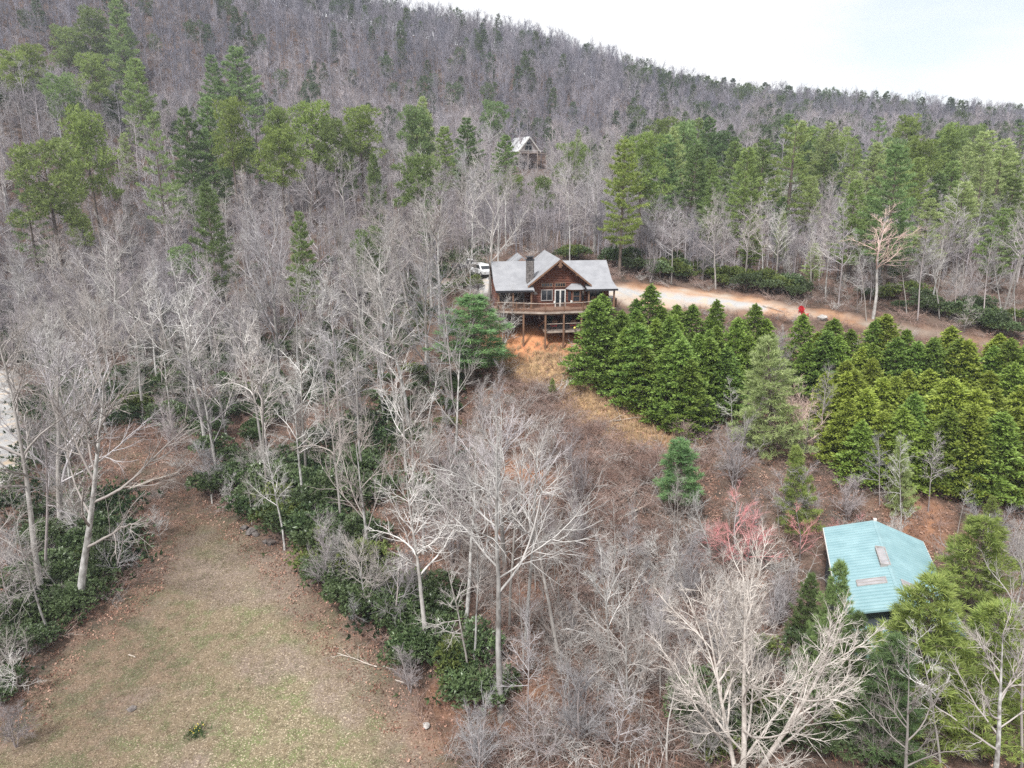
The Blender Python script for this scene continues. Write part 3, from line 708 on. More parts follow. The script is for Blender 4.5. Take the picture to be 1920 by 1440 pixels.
courses(sid, lambda z: -7.7, lambda z: -GW, 1.45, -.1, 2.7); courses(sid, lambda z: GW, lambda z: 6.8, 1.45, -.1, 2.7)
courses_side(sid, 6.8, 1.45, 7.6, -.1, 2.7, 1); courses_side(sid, -7.7, 1.45, 7.6, -.1, 2.7, -1)
tag(sid.build('log_siding', M['log'], HB), kind='stuff')
base = MB().box(-7.7, 6.8, 1.35, 7.6, -6.5, -.32).box(-2.6, 5.0, .4, 1.34, -6.5, -.32)
base.build('basement_wall', M['log_dark'], HB)
bs = MB(); courses(bs, lambda z: -2.6, lambda z: 5.0, .4, -2.6, -.4); courses(bs, lambda z: -7.7, lambda z: -2.6, 1.35, -4.2, -.4)
tag(bs.build('basement_siding', M['log_dark'], HB), kind='stuff')

def slab(prof, t=.16): return prof + [(a, z - t) for a, z in prof[::-1]]
R0 = (-.95, 11.2)
main = MB()
ov = 3.98
main.py([(-ov, APEX - ov * GS), (0, APEX), (ov, APEX - ov * GS), (ov, APEX - ov * GS - .16), (0, APEX - .18), (-ov, APEX - ov * GS - .16)], *R0)
main.build('roof', M['shingle'], HB)
wing_prof = [(-1.75, 2.36), (1.35, 3.05), (4.6, 5.22), (8.6, 2.5)]
inner_prof = [(.06, 2.765)] + wing_prof[1:]
MB().px(slab(wing_prof), 3.3, 7.15).px(slab(inner_prof), .4, 3.3).build('roof', M['shingle'], HB)
MB().px(slab(wing_prof), -8.05, -3.3).px(slab(inner_prof), -3.3, -.4).build('roof', M['shingle'], HB)
MB().py([(-6.2, 4.0), (-3.9, 5.75), (-1.6, 4.0), (-1.6, 3.85), (-3.9, 5.6), (-6.2, 3.85)], 5.2, 10.6).build('rear_roof', M['shingle'], HB)
for x0, x1 in ((3.0, 7.17), (-8.07, -3.45)):
    MB().box(x0, x1, -1.80, -1.755, 2.14, 2.375).build('fascia', M['black_metal'], HB)
for sx in (-1, 1):
    mb = MB().prism([(-.28, -.98), (-.02, -.98), (-.02, -.90), (-.28, -.90)], lambda z, y: (sx * .02, y, APEX + z), lambda z, y: (sx * (ov + .02), y, APEX - ov * GS + z))
    mb.build('rake_board', M['timber'], HB)
    mb = MB().prism([(-.28, -.7), (-.19, -.7), (-.19, .0), (-.28, .0)], lambda z, y: (0, y, APEX + z), lambda z, y: (sx * ov, y, APEX - ov * GS + z))
    mb.build('soffit', M['timber'], HB)
MB().box(-.16, .16, -.95, -.72, APEX - 1.05, APEX - .1).box(-.30, .30, -.93, -.75, APEX - .85, APEX - .68).build('gable_ornament', M['timber'], HB)
for sx in (-1, 1): MB().bar((sx * 2.1, -.92, APEX - 2.1 * GS - .30), (sx * 2.1, .02, APEX - 2.1 * GS - .30), .18, .2).build('purlin_end', M['timber'], HB)

ch = MB().box(-3.95, -3.1, .35, 1.35, 2.3, 5.75)
cho = ch.build('chimney', M['stone'], HB)
st = MB(); rr = random.Random(3)
z = 2.6
while z < 5.7:
    h = rr.uniform(.16, .28); x = -3.95
    while x < -3.1:
        w = rr.uniform(.18, .36); x1 = min(x + w, -3.1); p = rr.uniform(.02, .06)
        st.box(x + .015, x1 - .015, .35 - p, .36, z + .012, min(z + h, 5.75) - .012); x = x1
    y = .35
    while y < 1.35:
        w = rr.uniform(.2, .38); y1 = min(y + w, 1.35); p = rr.uniform(.02, .06)
        st.box(-3.101, -3.1 + p, y + .015, y1 - .015, z + .012, min(z + h, 5.75) - .012); y = y1
    z += h
tag(st.build('stone', M['stone'], cho), kind='stuff')
MB().box(-4.03, -3.02, .27, 1.43, 5.75, 5.86).box(-3.85, -3.2, .47, 1.23, 5.86, 6.12).box(-4.0, -3.05, .3, 1.4, 6.12, 6.2).build('chimney_cap', M['black_metal'], cho)

def window(x0, x1, z0, z1, y, nx=2, nz=1, frame='frame_grey', name='window', parent=HB, fw=.09):
    f = MB().box(x0 - fw, x1 + fw, y - .12, y, z0 - fw, z0).box(x0 - fw, x1 + fw, y - .12, y, z1, z1 + fw).box(x0 - fw, x0, y - .12, y, z0, z1).box(x1, x1 + fw, y - .12, y, z0, z1)
    o = f.build(name, M[frame], parent)
    for i in range(1, nx): xm = x0 + (x1 - x0) * i / nx; MB().box(xm - .03, xm + .03, y - .115, y - .03, z0, z1).build('mullion', M[frame], o)
    for i in range(1, nz): zm = z0 + (z1 - z0) * i / nz; MB().box(x0, x1, y - .110, y - .04, zm - .02, zm + .02).build('mullion', M[frame], o)
    MB().box(x0, x1, y - .075, y - .055, z0, z1).build('pane', M['glass'], o)
    return o
YW = -.02
window(-2.15, -.85, .85, 2.08, YW)
window(-2.15, -.85, 2.55, 2.93, YW, 4, frame='frame_brown'); window(-.42, .78, 2.55, 2.93, YW, 4, frame='frame_brown')
d = MB().box(-.50, -.38, -.16, YW, 0, 2.14).box(.76, .88, -.16, YW, 0, 2.14).box(-.38, .76, -.16, YW, 2.04, 2.14).build('door', M['white_trim'], HB)
MB().box(-.38, .12, -.10, -.07, 0, 2.04).build('pane', M['glass'], d); MB().box(.30, .76, -.10, -.07, 0, 2.04).build('pane', M['glass'], d)
MB().box(.12, .30, -.15, -.05, 0, 2.04).build('door_stile', M['white_trim'], d); MB().box(.16, .20, -.2, -.15, .95, 1.1).build('handle', M['black_metal'], d)
# bay window
bay = MB().pz([(1.15, 0), (1.55, -.62), (2.75, -.62), (3.3, 0)], -.1, 2.2).build('bay', M['log'], HB)
window(1.75, 2.55, .75, 2.0, -.62, 1, 2, 'frame_brown')
w = MB().prism([(0, .75), (0, 2.0), (-.04, 2.0), (-.04, .75)], lambda q, z: (1.22 + q, -.15 + q, z), lambda q, z: (1.48 + q, -.55 + q, z)).build('window', M['glass'], HB)
w = MB().prism([(0, .75), (0, 2.0), (.04, 2.0), (.04, .75)], lambda q, z: (2.84 + q, -.55 - q, z), lambda q, z: (3.2 + q, -.13 - q, z)).build('window', M['glass'], HB)
MB().add([(.85, -.05, 2.22), (1.4, -.95, 2.22), (2.9, -.95, 2.22), (3.5, -.05, 2.22), (1.6, -.02, 2.85), (2.75, -.02, 2.85)], [(0, 1, 4), (1, 2, 5, 4), (2, 3, 5), (0, 3, 2, 1), (0, 4, 5, 3)]).build('bay_roof', M['shingle'], HB)
MB().pz([(.9, -.04), (1.42, -.9), (2.88, -.9), (3.45, -.04)], 2.13, 2.21).build('fascia', M['timber'], HB)
# porches on both wings
for x in (3.55, 6.75): MB().box(x - .1, x + .1, -1.55, -1.35, 0, 2.25).build('porch_post', M['timber'], HB)
for x in (-3.65, -5.9, -7.7): MB().box(x - .1, x + .1, -1.55, -1.35, 0, 2.25).build('porch_post', M['timber'], HB)
MB().box(3.45, 6.85, -1.53, -1.37, 2.08, 2.26).build('porch_beam', M['timber'], HB); MB().box(-7.8, -3.55, -1.53, -1.37, 2.08, 2.26).build('porch_beam', M['timber'], HB)
window(4.2, 5.9, .5, 2.0, 1.38, 2, 1, 'frame_brown'); window(-5.6, -4.1, .3, 2.0, 1.38, 2, 1, 'frame_brown'); window(-7.3, -6.3, .6, 2.0, 1.38, 1, 2, 'frame_brown')
# upper deck with a shallow prow
RAIL = [(-8.1, -1.7), (-5.6, -2.4), (-2.2, -3.35), (2.5, -2.95), (6.2, -.95), (7.3, -.75), (7.3, 1.4)]
MB().pz(RAIL + [(-8.1, 1.4)], -.10, 0).build('deck_floor', M['deck'], HB)
rim, bal, rail = MB(), MB(), []
for a, b in zip(RAIL[:-1], RAIL[1:]):
    rim.bar((*a, -.21), (*b, -.21), .07, .22)
    MB().bar((*a, .95), (*b, .95), .15, .06).build('top_rail', M['rim'], HB)
    MB().bar((*a, .12), (*b, .12), .06, .08).build('bottom_rail', M['timber'], HB)
    n = max(2, int(math.dist(a, b) / .14))
    for i in range(1, n):
        x = a[0] + (b[0] - a[0]) * i / n; y = a[1] + (b[1] - a[1]) * i / n
        bal.box(x - .022, x + .022, y - .022, y + .022, .14, .93)
rim.build('rim_board', M['rim'], HB); tag(bal.build('baluster', M['timber'], HB), kind='stuff')
def along(x):
    for a, b in zip(RAIL[:-1], RAIL[1:]):
        if a[0] <= x <= b[0]: return a[1] + (b[1] - a[1]) * (x - a[0]) / max(b[0] - a[0], 1e-6)
    return RAIL[-1][1]
for x in (-7.9, -5.6, -4.75, -2.2, -.0, .15, 2.5, 4.3, 6.2, 7.25):
    if abs(x) < .01: continue
    y = along(x); MB().box(x - .065, x + .065, y - .065, y + .065, -.02, 1.06).build('rail_post', M['timber'], HB)
for x in (-7.6, -4.75, -2.15, .15, 2.4, 4.9):
    y = along(x) + .14; wx, wy = hl(x, y); zg = float(hgt(wx, wy)) - HOUSE_Z - .4
    MB().box(x - .10, x + .10, y - .10, y + .10, zg, -.11).build('deck_post', M['timber'], HB)
MB().bar((-8.0, -1.5, -.42), (-2.2, -3.1, -.42), .1, .22).bar((-2.2, -3.1, -.42), (2.5, -2.75, -.42), .1, .22).bar((2.5, -2.75, -.42), (6.6, -.6, -.42), .1, .22).build('deck_beam', M['timber'], HB)
# lower deck under the middle
LD = [(-2.15, -3.05), (2.4, -2.72), (5.0, -1.35)]
MB().pz(LD + [(5.0, .4), (-2.15, .4)], -2.62, -2.5).build('lower_deck_floor', M['rim'], HB)
for a, b in zip(LD[:-1], LD[1:]):
    MB().bar((*a, -1.62), (*b, -1.62), .13, .06).build('lower_rail', M['rim'], HB)
    MB().bar((*a, -2.62), (*b, -2.62), .06, .26).build('lower_rim_board', M['rim'], HB)
    m = MB(); n = int(math.dist(a, b) / .15)
    for i in range(1, n):
        x = a[0] + (b[0] - a[0]) * i / n; y = a[1] + (b[1] - a[1]) * i / n; m.box(x - .02, x + .02, y - .02, y + .02, -2.5, -1.65)
    tag(m.build('lower_baluster', M['black_metal'], HB), kind='stuff')
MB().bar((-2.15, -3.0, -2.62), (-2.15, .4, -2.62), .06, .26).build('lower_rim_board', M['rim'], HB)
window(-1.7, -.6, -2.4, -.7, .36, 1, 1, 'frame_brown'); window(.5, 1.9, -2.2, -.75, .36, 2, 1, 'frame_brown'); window(2.9, 4.2, -2.2, -.75, .36, 2, 1, 'frame_brown')
MB().bar((-2.15, -2.9, -1.2), (-2.6, -.2, -2.5), .1, .2).build('stair_stringer', M['timber'], HB)

def hpt(x, y, z): return (*hl(x, y), HOUSE_Z + z)
def chair(loc, rz, seat, name, label, group=None, adk=False, sc=1.0):
    o = empty(name, loc, rz, sc)
    if adk:
        MB().add([(-.28, -.35, .38), (.28, -.35, .38), (.26, .25, .22), (-.26, .25, .22), (-.28, -.35, .41), (.28, -.35, .41), (.26, .25, .25), (-.26, .25, .25)], [(3, 2, 1, 0), (4, 5, 6, 7), (0, 1, 5, 4), (1, 2, 6, 5), (2, 3, 7, 6), (3, 0, 4, 7)]).build('seat', M[seat], o)
        for i in range(5):
            x = -.24 + .12 * i; t = .95 + .06 * (2 - abs(i - 2))
            MB().add([(x - .055, .22, .22), (x + .055, .22, .22), (x + .065, .55, t), (x - .065, .55, t), (x - .055, .25, .22), (x + .055, .25, .22), (x + .065, .58, t), (x - .065, .58, t)], [(0, 1, 2, 3), (7, 6, 5, 4), (0, 4, 5, 1), (1, 5, 6, 2), (2, 6, 7, 3), (3, 7, 4, 0)]).build('back_slat', M[seat], o)
        for s in (-1, 1):
            MB().box(s * .36 - .07, s * .36 + .07, -.42, .40, .55, .58).build('armrest', M[seat], o)
            MB().box(s * .33 - .03, s * .33 + .03, -.36, -.28, 0, .55).build('leg', M[seat], o)
            MB().bar((s * .29, -.30, .36), (s * .29, .62, .03), .03, .12).build('leg', M[seat], o)
    else:
        MB().box(-.28, .28, -.28, .28, .36, .48).build('cushion', M[seat], o)
        MB().box(-.28, .28, .22, .32, .48, .98).build('backrest', M['timber'], o)
        for sx in (-1, 1):
            MB().box(sx * .30 - .03, sx * .30 + .03, -.3, .3, .62, .66).build('armrest', M['timber'], o)
            for sy in (-1, 1): MB().box(sx * .27 - .03, sx * .27 + .03, sy * .26 - .03, sy * .26 + .03, 0, .36 if sy > 0 else .62).build('leg', M['timber'], o)
    return tag(o, label, 'chair', group)
for x, y, lab in ((-.9, -1.9, 'red cushioned chair on the lower deck, left of the middle post'), (1.5, -1.8, 'red cushioned chair on the lower deck, right of the middle post')):
    chair(hpt(x, y, -2.5), HOUSE_A + 3.14 + .2, 'red_paint', 'deck_chair', lab, sc=1.15)
for x, y, lab in ((4.55, -.1, 'white cushioned chair on the right porch, beside the corner post'), (5.6, .0, 'white cushioned chair on the right porch, nearest its outer end')):
    chair(hpt(x, y, 0), HOUSE_A - .2, 'white_trim', 'porch_chair', lab, sc=1.2)
for x, y in ((-5.3, -.4), (-4.6, .1)): pass
g = empty('barbecue_grill', hpt(6.75, -.1, 0), HOUSE_A)
MB().prism([(-.5, .75), (.5, .75), (.5, 1.0), (.3, 1.2), (-.3, 1.2), (-.5, 1.0)], lambda x, z: (x, -.3, z), lambda x, z: (x, .3, z)).build('hood', M['white_paint'], g)
MB().box(-.45, .45, -.25, .25, .1, .74).build('cabinet', M['white_trim'], g); MB().bar((-.3, -.36, 1.0), (.3, -.36, 1.0), .04, .04).build('handle', M['black_metal'], g)
tag(g, 'pale covered barbecue grill at the outer end of the right porch', 'grill')
o = MB().ball(hpt(1.55, -2.95, -2.2), .16, 14, 10).build('lantern', M['yellow'], None, smooth=True); tag(o, 'round yellow lantern on the lower deck railing', 'lantern')
for x, z, lab in ((-2.6, -1.15, 'white globe lamp on the stair left of the lower deck'), (1.2, -.72, 'white globe lamp hanging under the upper deck')):
    o = MB().ball(hpt(x, -1.4, z), .11, 12, 8).tube([hpt(x, -1.4, z + .1), hpt(x, -1.4, z + .3)], .012, 5).build('globe_lamp', M['white_paint']); tag(o, lab, 'lamp')
for x, lab in ((-1.05, 'small white pot on the deck rail before the large window'), (1.05, 'small white pot on the deck rail before the glass door')):
    o = MB().pz([(x_, y_) for x_, y_ in [(.13 * math.cos(a), .13 * math.sin(a)) for a in np.linspace(0, 6.28, 9)[:-1]]], 0, .24).build('flower_pot', M['white_trim']); o.location = hpt(x, along(x) , .98); tag(o, lab, 'flower pot')
o = MB(); 
for a in range(8): o.add([(0, 0, 0), (.34 * math.cos(a * .785), 0, .34 * math.sin(a * .785)), (.13 * math.cos(a * .785 + .39), -.02, .13 * math.sin(a * .785 + .39))], [(0, 1, 2)]); o.add([(0, 0, 0), (.13 * math.cos(a * .785 - .39), -.02, .13 * math.sin(a * .785 - .39)), (.34 * math.cos(a * .785), 0, .34 * math.sin(a * .785))], [(0, 1, 2)])
o.box(-.06, .06, -.03, .01, -.06, .06)
o = o.build('star_ornament', M['frame_grey']); o.location = hpt(-2.95, -.09, 1.75); o.rotation_euler = (0, 0, HOUSE_A); tag(o, 'grey metal star hung on the log wall left of the window', 'ornament')

# ------------------------------------------------------------------ the teal-roofed building at the lower right
gx, gy = tl(0, 4); tz = -27.0
TB = empty('teal_roofed_house', (*tl(0, 0), tz), TEAL_A)
tag(TB, 'low house with turquoise metal roof and skylights among trees', 'house')
HWd, DR, LEN = 3.75, 1.30, 13.2
for sx in (-1, 1):
    r = MB().prism([(0, 0), (sx * HWd, -DR), (sx * HWd, -DR - .14), (0, -.14)], lambda x, z: (x, 0, z), lambda x, z: (x, LEN, z)).build('roof', M['teal'], TB)
    rb = MB(); y = .2
    while y < LEN:
        rb.prism([(y - .05, 0), (y + .05, 0), (y + .03, .085), (y - .03, .085)], lambda a, b: (sx * .02, a, b - .004), lambda a, b: (sx * HWd, a, -DR + b - .004)); y += .42
    tag(rb.build('roof_rib', M['teal'], r), kind='stuff')
    MB().bar((sx * (HWd + .02), 0, -DR - .10), (sx * (HWd + .02), LEN, -DR - .10), .06, .16).build('fascia', M['white_trim'], TB)
MB().prism([(-.16, -.055), (0, .02), (.16, -.055), (.16, -.03), (0, .045), (-.16, -.03)], lambda x, z: (x, 0, z + .03), lambda x, z: (x, 12.9, z + .03)).build('ridge_cap', M['teal'], TB)
def skylight(sx, y, s0, s1, w):
    """skylight lying on one roof slope, from s0 to s1 down the slope"""
    k = -DR / HWd; f = lambda s, h: (sx * s, s * k + h)
    o = MB()
    for ya, yb in ((y - w / 2, y - w / 2 + .07), (y + w / 2 - .07, y + w / 2), (y - .035, y + .035)):
        o.prism([f(s0, .0), f(s1, .0), f(s1, .15), f(s0, .15)], lambda x, z: (x, ya, z), lambda x, z: (x, yb, z))
    o.bar((sx * s0, y - w / 2, s0 * k + .07), (sx * s0, y + w / 2, s0 * k + .07), .06, .15).bar((sx * s1, y - w / 2, s1 * k + .07), (sx * s1, y + w / 2, s1 * k + .07), .06, .15)
    q = o.build('skylight', M['frame_grey'], TB)
    for ya, yb in ((y - w / 2 + .08, y - .04), (y + .04, y + w / 2 - .08)):
        MB().prism([f(s0 + .04, .03), f(s1 - .04, .03), f(s1 - .04, .12), f(s0 + .04, .12)], lambda x, z: (x, ya, z), lambda x, z: (x, yb, z)).build('pane', M['skylight'], q)
skylight(-1, 3.55, .55, 2.35, .85); skylight(1, 3.45, .45, 2.2, .85)
q = MB().box(-.62, -.55, 5.6, 8.3, -.28, .05).box(-.02, .05, 5.6, 8.3, -.1, .12).box(-.62, .05, 5.55, 5.6, -.28, .10).box(-.62, .05, 8.3, 8.35, -.28, .10).build('skylight', M['frame_grey'], TB)
MB().prism([(-.55, -.10), (-.02, .08), (-.02, .03), (-.55, -.2)], lambda x, z: (x, 5.6, z), lambda x, z: (x, 8.3, z)).build('pane', M['skylight'], q)
MB().box(-.12, .12, 12.9, 13.15, -.05, .22).build('vent_cap', M['white_trim'], TB)
zb = float(hgt(*tl(0, 2))) - tz - .8
MB().py([(-HWd + .5, zb), (HWd - .5, zb), (HWd - .5, -DR + .05), (0, -.3), (-HWd + .5, -DR + .05)], .6, LEN - .6).build('wall', M['teal_wall'], TB)
window(-1.9, -.7, -3.9, -2.9, .6, 2, 1, 'white_trim', parent=TB); window(.9, 2.1, -3.9, -2.9, .6, 2, 1, 'white_trim', parent=TB)
pr = MB().prism([(-2.9, 0), (-.2, 0), (3.0, 0), (3.0, -.1), (-2.9, -.1)], lambda x, z: (x, .55, -2.15 + z), lambda x, z: (x, -2.3, -2.75 + z)).build('porch_roof', M['teal'], TB)
rb = MB(); x = -2.8
while x < 3.0:
    rb.prism([(x - .03, -.004), (x + .03, -.004), (x, .035)], lambda a, b: (a, .55, -2.15 + b), lambda a, b: (a, -2.3, -2.75 + b)); x += .3
tag(rb.build('roof_rib', M['teal'], pr), kind='stuff')
for x in (-2.7, 0, 2.8): MB().box(x - .07, x + .07, -2.2, -2.06, zb, -2.84).build('porch_post', M['frame_grey'], TB)
MB().box(-3, 3.1, -2.2, .6, zb, zb + 1.0).build('porch_floor', M['deck'], TB)

# ------------------------------------------------------------------ the pale cabin far up the hillside
p = P(991, 256, 285.0); pz = p[2]
CB = empty('pale_cabin', p, math.radians(-32)); tag(CB, 'small pale A-frame cabin with white gable trim far up the hillside', 'cabin')
M['pale_wall'] = mat('pale_wall', (0.46, 0.42, 0.42), (0.38, 0.35, 0.35), 1); M['pale_roof'] = mat('pale_roof', (0.60, 0.61, 0.62), (0.52, 0.53, 0.54), 1, rough=.5)
CB.rotation_euler[2] = math.radians(28)
MB().py([(-4.2, -9), (4.2, -9), (4.2, -4.7), (0, -.2), (-4.2, -4.7)], 0, 11).build('wall', M['pale_wall'], CB)
for sx in (-1, 1):
    MB().prism([(0, 0), (sx * 4.9, -5.3), (sx * 4.9, -5.6), (0, -.3)], lambda x, z: (x, -.9, z), lambda x, z: (x, 11.5, z)).build('roof', M['pale_roof'], CB)
    MB().prism([(0, .02), (sx * 4.95, -5.3), (sx * 4.95, -5.9), (0, -.55)], lambda x, z: (x, -1.0, z), lambda x, z: (x, -.88, z)).build('rake_board', M['white_trim'], CB)
for x0, x1, z0, z1 in ((-1.5, -.1, -5.2, -3.2), (.1, 1.5, -5.2, -3.2), (-.9, .9, -2.9, -1.9)):
    window(x0, x1, z0, z1, -.02, 1, 1, 'white_trim', parent=CB, fw=.16)
MB().box(-6, 6, -3.4, -.05, -6.2, -6.0).build('deck_floor', M['rim'], CB); MB().bar((-6, -3.4, -5.1), (6, -3.4, -5.1), .15, .12).build('top_rail', M['white_trim'], CB)
for x in (-5.9, -2, 2, 5.9): MB().box(x - .1, x + .1, -3.5, -3.3, -12, -5.1).build('deck_post', M['rim'], CB)

# ------------------------------------------------------------------ vehicles by the parking area
def vehicle(name, loc, rz, paint, label, pickup=False):
    o = empty(name, loc, rz); L2, Wd = (2.7, .92) if pickup else (2.35, .92)
    if pickup:
        prof = [(-L2, .45), (L2, .45), (L2, .95), (1.5, 1.08), (1.15, 1.10), (-.55, 1.10), (-.55, 1.02), (-L2, 1.02)]; cab = [(1.15, 1.08), (.55, 1.75), (-.35, 1.78), (-.6, 1.08)]
    else:
        prof = [(-L2, .42), (L2, .42), (L2, .9), (1.35, 1.05), (-L2 + .05, 1.08)]; cab = [(1.3, 1.04), (.6, 1.68), (-1.9, 1.70), (-L2 + .1, 1.06)]
    MB().prism(prof, lambda x, z: (x, -Wd, z), lambda x, z: (x, Wd, z)).build('body', M[paint], o, bevel=.06)
    c = MB().prism(cab, lambda x, z: (x, -Wd + .10 + (z - 1.05) * .16, z), lambda x, z: (x, Wd - .10 - (z - 1.05) * .16, z)).build('cabin', M[paint], o, bevel=.05)
    cx0, cx1 = min(q[0] for q in cab), max(q[0] for q in cab)
    for s in (-1, 1):
        wpf = [(cab[0][0] - .28, 1.13), (cab[1][0] - .05, 1.58), (cab[2][0] + .15, 1.60), (cab[3][0] + .2, 1.13)]
        MB().prism(wpf, lambda x, z: (x, s * (Wd - .085 - (z - 1.05) * .16), z), lambda x, z: (x, s * (Wd - .075 - (z - 1.05) * .16), z)).build('side_window', M['glass'], c)
        for hx in (-1, 1):
            MB().box(hx * L2 - .03, hx * L2 + .03, s * .72 - .14, s * .72 + .14, .68, .84).build('headlight' if hx > 0 else 'tail_light', M['white_trim'] if hx > 0 else M['red_paint'], o)
            w = MB().cyl((hx * L2 * .62, s * (Wd - .1), .36), (0, 1, 0), .36, .24, 18).build('wheel', M['rubber'], o)
            MB().cyl((hx * L2 * .62, s * (Wd + .025), .36), (0, 1, 0), .2, .03, 14).build('rim', M['frame_grey'], w)
    for xa, za, xb, zb_, nm in ((cab[0][0], 1.1, cab[1][0], 1.68, 'windscreen'), (cab[3][0], 1.12, cab[2][0], 1.66, 'rear_window')):
        sg = 1 if nm == 'windscreen' else -1
        MB().add([(xa + sg * .015, -.68, za), (xa + sg * .015, .68, za), (xb + sg * .035, .62, zb_ - .06), (xb + sg * .035, -.62, zb_ - .06)], [(0, 1, 2, 3)]).build(nm, M['glass'], c)
    return tag(o, label, 'car' if not pickup else 'pickup')
q = P(904, 503, 102.0)
SUVP = np.array([q[0], 102.0, float(hgt(q[0], 102.0))])
vehicle('parked_car', SUVP + [0, 0, .02], math.radians(-62), 'white_paint', 'white car parked behind the big bare tree left of the log house')
q = P(882, 496, 108.0)
vehicle('pickup_truck', at(q[0], 108.0) + [0, 0, .02], math.radians(-10), 'black_paint', 'dark pickup parked beyond the white car', True)

# ------------------------------------------------------------------ seats and boulder by the clay driveway
for u, v, Y, rz, lab in ((1502, 583, 0, 2.7, 'red slatted garden chair by the driveway, the farther of the pair'), (1508, 592, 0, 2.0, 'red slatted garden chair by the driveway, the nearer of the pair')):
    chair(G(u, v + 3), rz, 'red_paint', 'garden_chair', lab, adk=True, sc=1.0)
rr = random.Random(5)
o = MB().ball((0, 0, .3), .65, 10, 7, .65, .2, rr).build('boulder', M['rock_pale'], smooth=False); o.location = G(1541, 600); tag(o, 'pale grey boulder beside the red chairs at the hedge top', 'boulder')

# ------------------------------------------------------------------ trees that stand out in the photograph
PLACED = []           # (x, y, radius) of everything planted, so random neighbours keep clear
def ring(loc, r): PLACED.append((loc[0], loc[1], r))
def hero(key, name, ub, vb, ut, vt, label, cat='tree', squash=1.0, rz=None, r=1.6, group=None):
    b = G(ub, vb); top = P(ut, vt, b[1]); H = top[2] - b[2]; rz = RNG.uniform(0, 6.28) if rz is None else rz
    ly = max(-.35, min(.35, math.atan2(top[0] - b[0], H)))
    ring(b, r); return place(key, name, b - [0, 0, .1], H, rz, label, cat, group, (0, ly), squash)
def far_hero(key, name, u, vt, Y, label, cat='tree', squash=1.0, group=None, r=2.5):
    top = P(u, vt, Y); b = at(top[0], Y); ring(b, r)
    return place(key, name, b - [0, 0, .1], top[2] - b[2], RNG.uniform(0, 6.28), label, cat, group, (0, 0), squash)

for a in [
    ('tall0', 940, 1352, 925, 738, 'tallest pale bare tree in the middle foreground, thick straight trunk and open crown', 1.0),
    ('tall2', 985, 1205, 1000, 800, 'pale bare tree behind and right of the thick-trunked tree', .9),
    ('slim0', 955, 1180, 968, 790, 'slender pale tree just behind the thick-trunked tree', 1.0),
    ('tall1', 800, 1225, 762, 862, 'bare tree right of the lawn with long level branches reaching left over the grass', 1.35),
    ('slim0', 882, 1285, 838, 985, 'slender bare tree close left of the tall thick-trunked tree, leaning left', 1.0),
    ('slim1', 890, 1270, 890, 940, 'slender upright bare tree touching the tall thick-trunked tree on its left', 1.0),
    ('broken0', 1050, 1262, 1040, 955, 'pale stubby-topped bare tree right of the tall thick-trunked tree', .9),
    ('hero', 1392, 1470, 1425, 975, 'broad pale tan bare tree in front of the teal roofed house, wide spreading crown', 1.0),
    ('tall2', 80, 1132, -20, 560, 'thick pale trunk leaning left at the left edge of the lawn', 1.0),
    ('vase1', 150, 1137, 190, 545, 'big bare tree at the left edge of the lawn with wide crown over it', 1.0),
    ('slim2', 86, 1092, 68, 640, 'slim bare tree between the two thick trunks left of the lawn', .9),
    ('tall1', 502, 918, 452, 545, 'tall pale straight-trunked bare tree in the green shrubs above the lawn', .85),
    ('tall0', 388, 852, 318, 470, 'grey bare tree leaning left above the leafy end of the lawn path', .95),
    ('vase2', 526, 752, 490, 392, 'tall bare tree with a fan-shaped crown in the wood left of the house', .8),
    ('slim2', 642, 872, 602, 520, 'slim pale bare tree standing alone over reddish leaf litter left of the house', .95),
    ('tall1', 768, 802, 742, 455, 'large pale bare tree with a dense crown just left of the blue-green pine', 1.1),
    ('slim1', 800, 812, 832, 600, 'slim bare tree leaning right beside the large pale tree', 1.1),
    ('vase0', 918, 562, 925, 318, 'large vase-shaped bare tree rising beside the left end of the log house', .95),
    ('pink0', 1637, 597, 1662, 372, 'pinkish budding tree beyond the clay driveway', 1.45),
    ('slim2', 1572, 577, 1592, 372, 'pale slim bare tree left of the pinkish budding tree', 1.1),
    ('slim0', 1625, 602, 1610, 420, 'slim bare tree leaning against the left of the pinkish budding tree', .8),
    ('spread0', 1808, 622, 1805, 548, 'small whitish bare tree beyond the driveway at the far right', 1.3),
    ('slim2', 1720, 600, 1745, 400, 'crooked bare tree just right of the pinkish budding tree', 1.1),
    ('vase1', 1862, 1480, 1905, 1085, 'pale forked bare tree at the bottom right corner', 1.0),
    ('slim0', 1765, 1462, 1740, 1150, 'thin many-branched bare tree before the bright green pine', 1.0),
    ('slim2', 1915, 1440, 1925, 1080, 'bare tree at the right edge of the view beside the forked pale tree', 1.0),
    ('vase1', 1700, 1500, 1690, 1180, 'pale multi-limbed bare tree at the bottom edge before the green pines', .9),
    ('vase2', 112, 1000, 122, 570, 'grey bare tree by the gravel road at the left edge', 1.0),
    ('slim1', 345, 800, 375, 560, 'slim bare tree over the green shrubs left of the straight-trunked tree', 1.0),
    ('vase1', 215, 660, 205, 385, 'broad bare tree with upright fanning limbs in the left wood', 1.0),
    ('tall0', 720, 690, 705, 430, 'tall bare tree left of the large pale crown by the blue-green pine', 1.0),
]: hero(a[0], 'bare_tree', *a[1:5], a[5], squash=a[6])
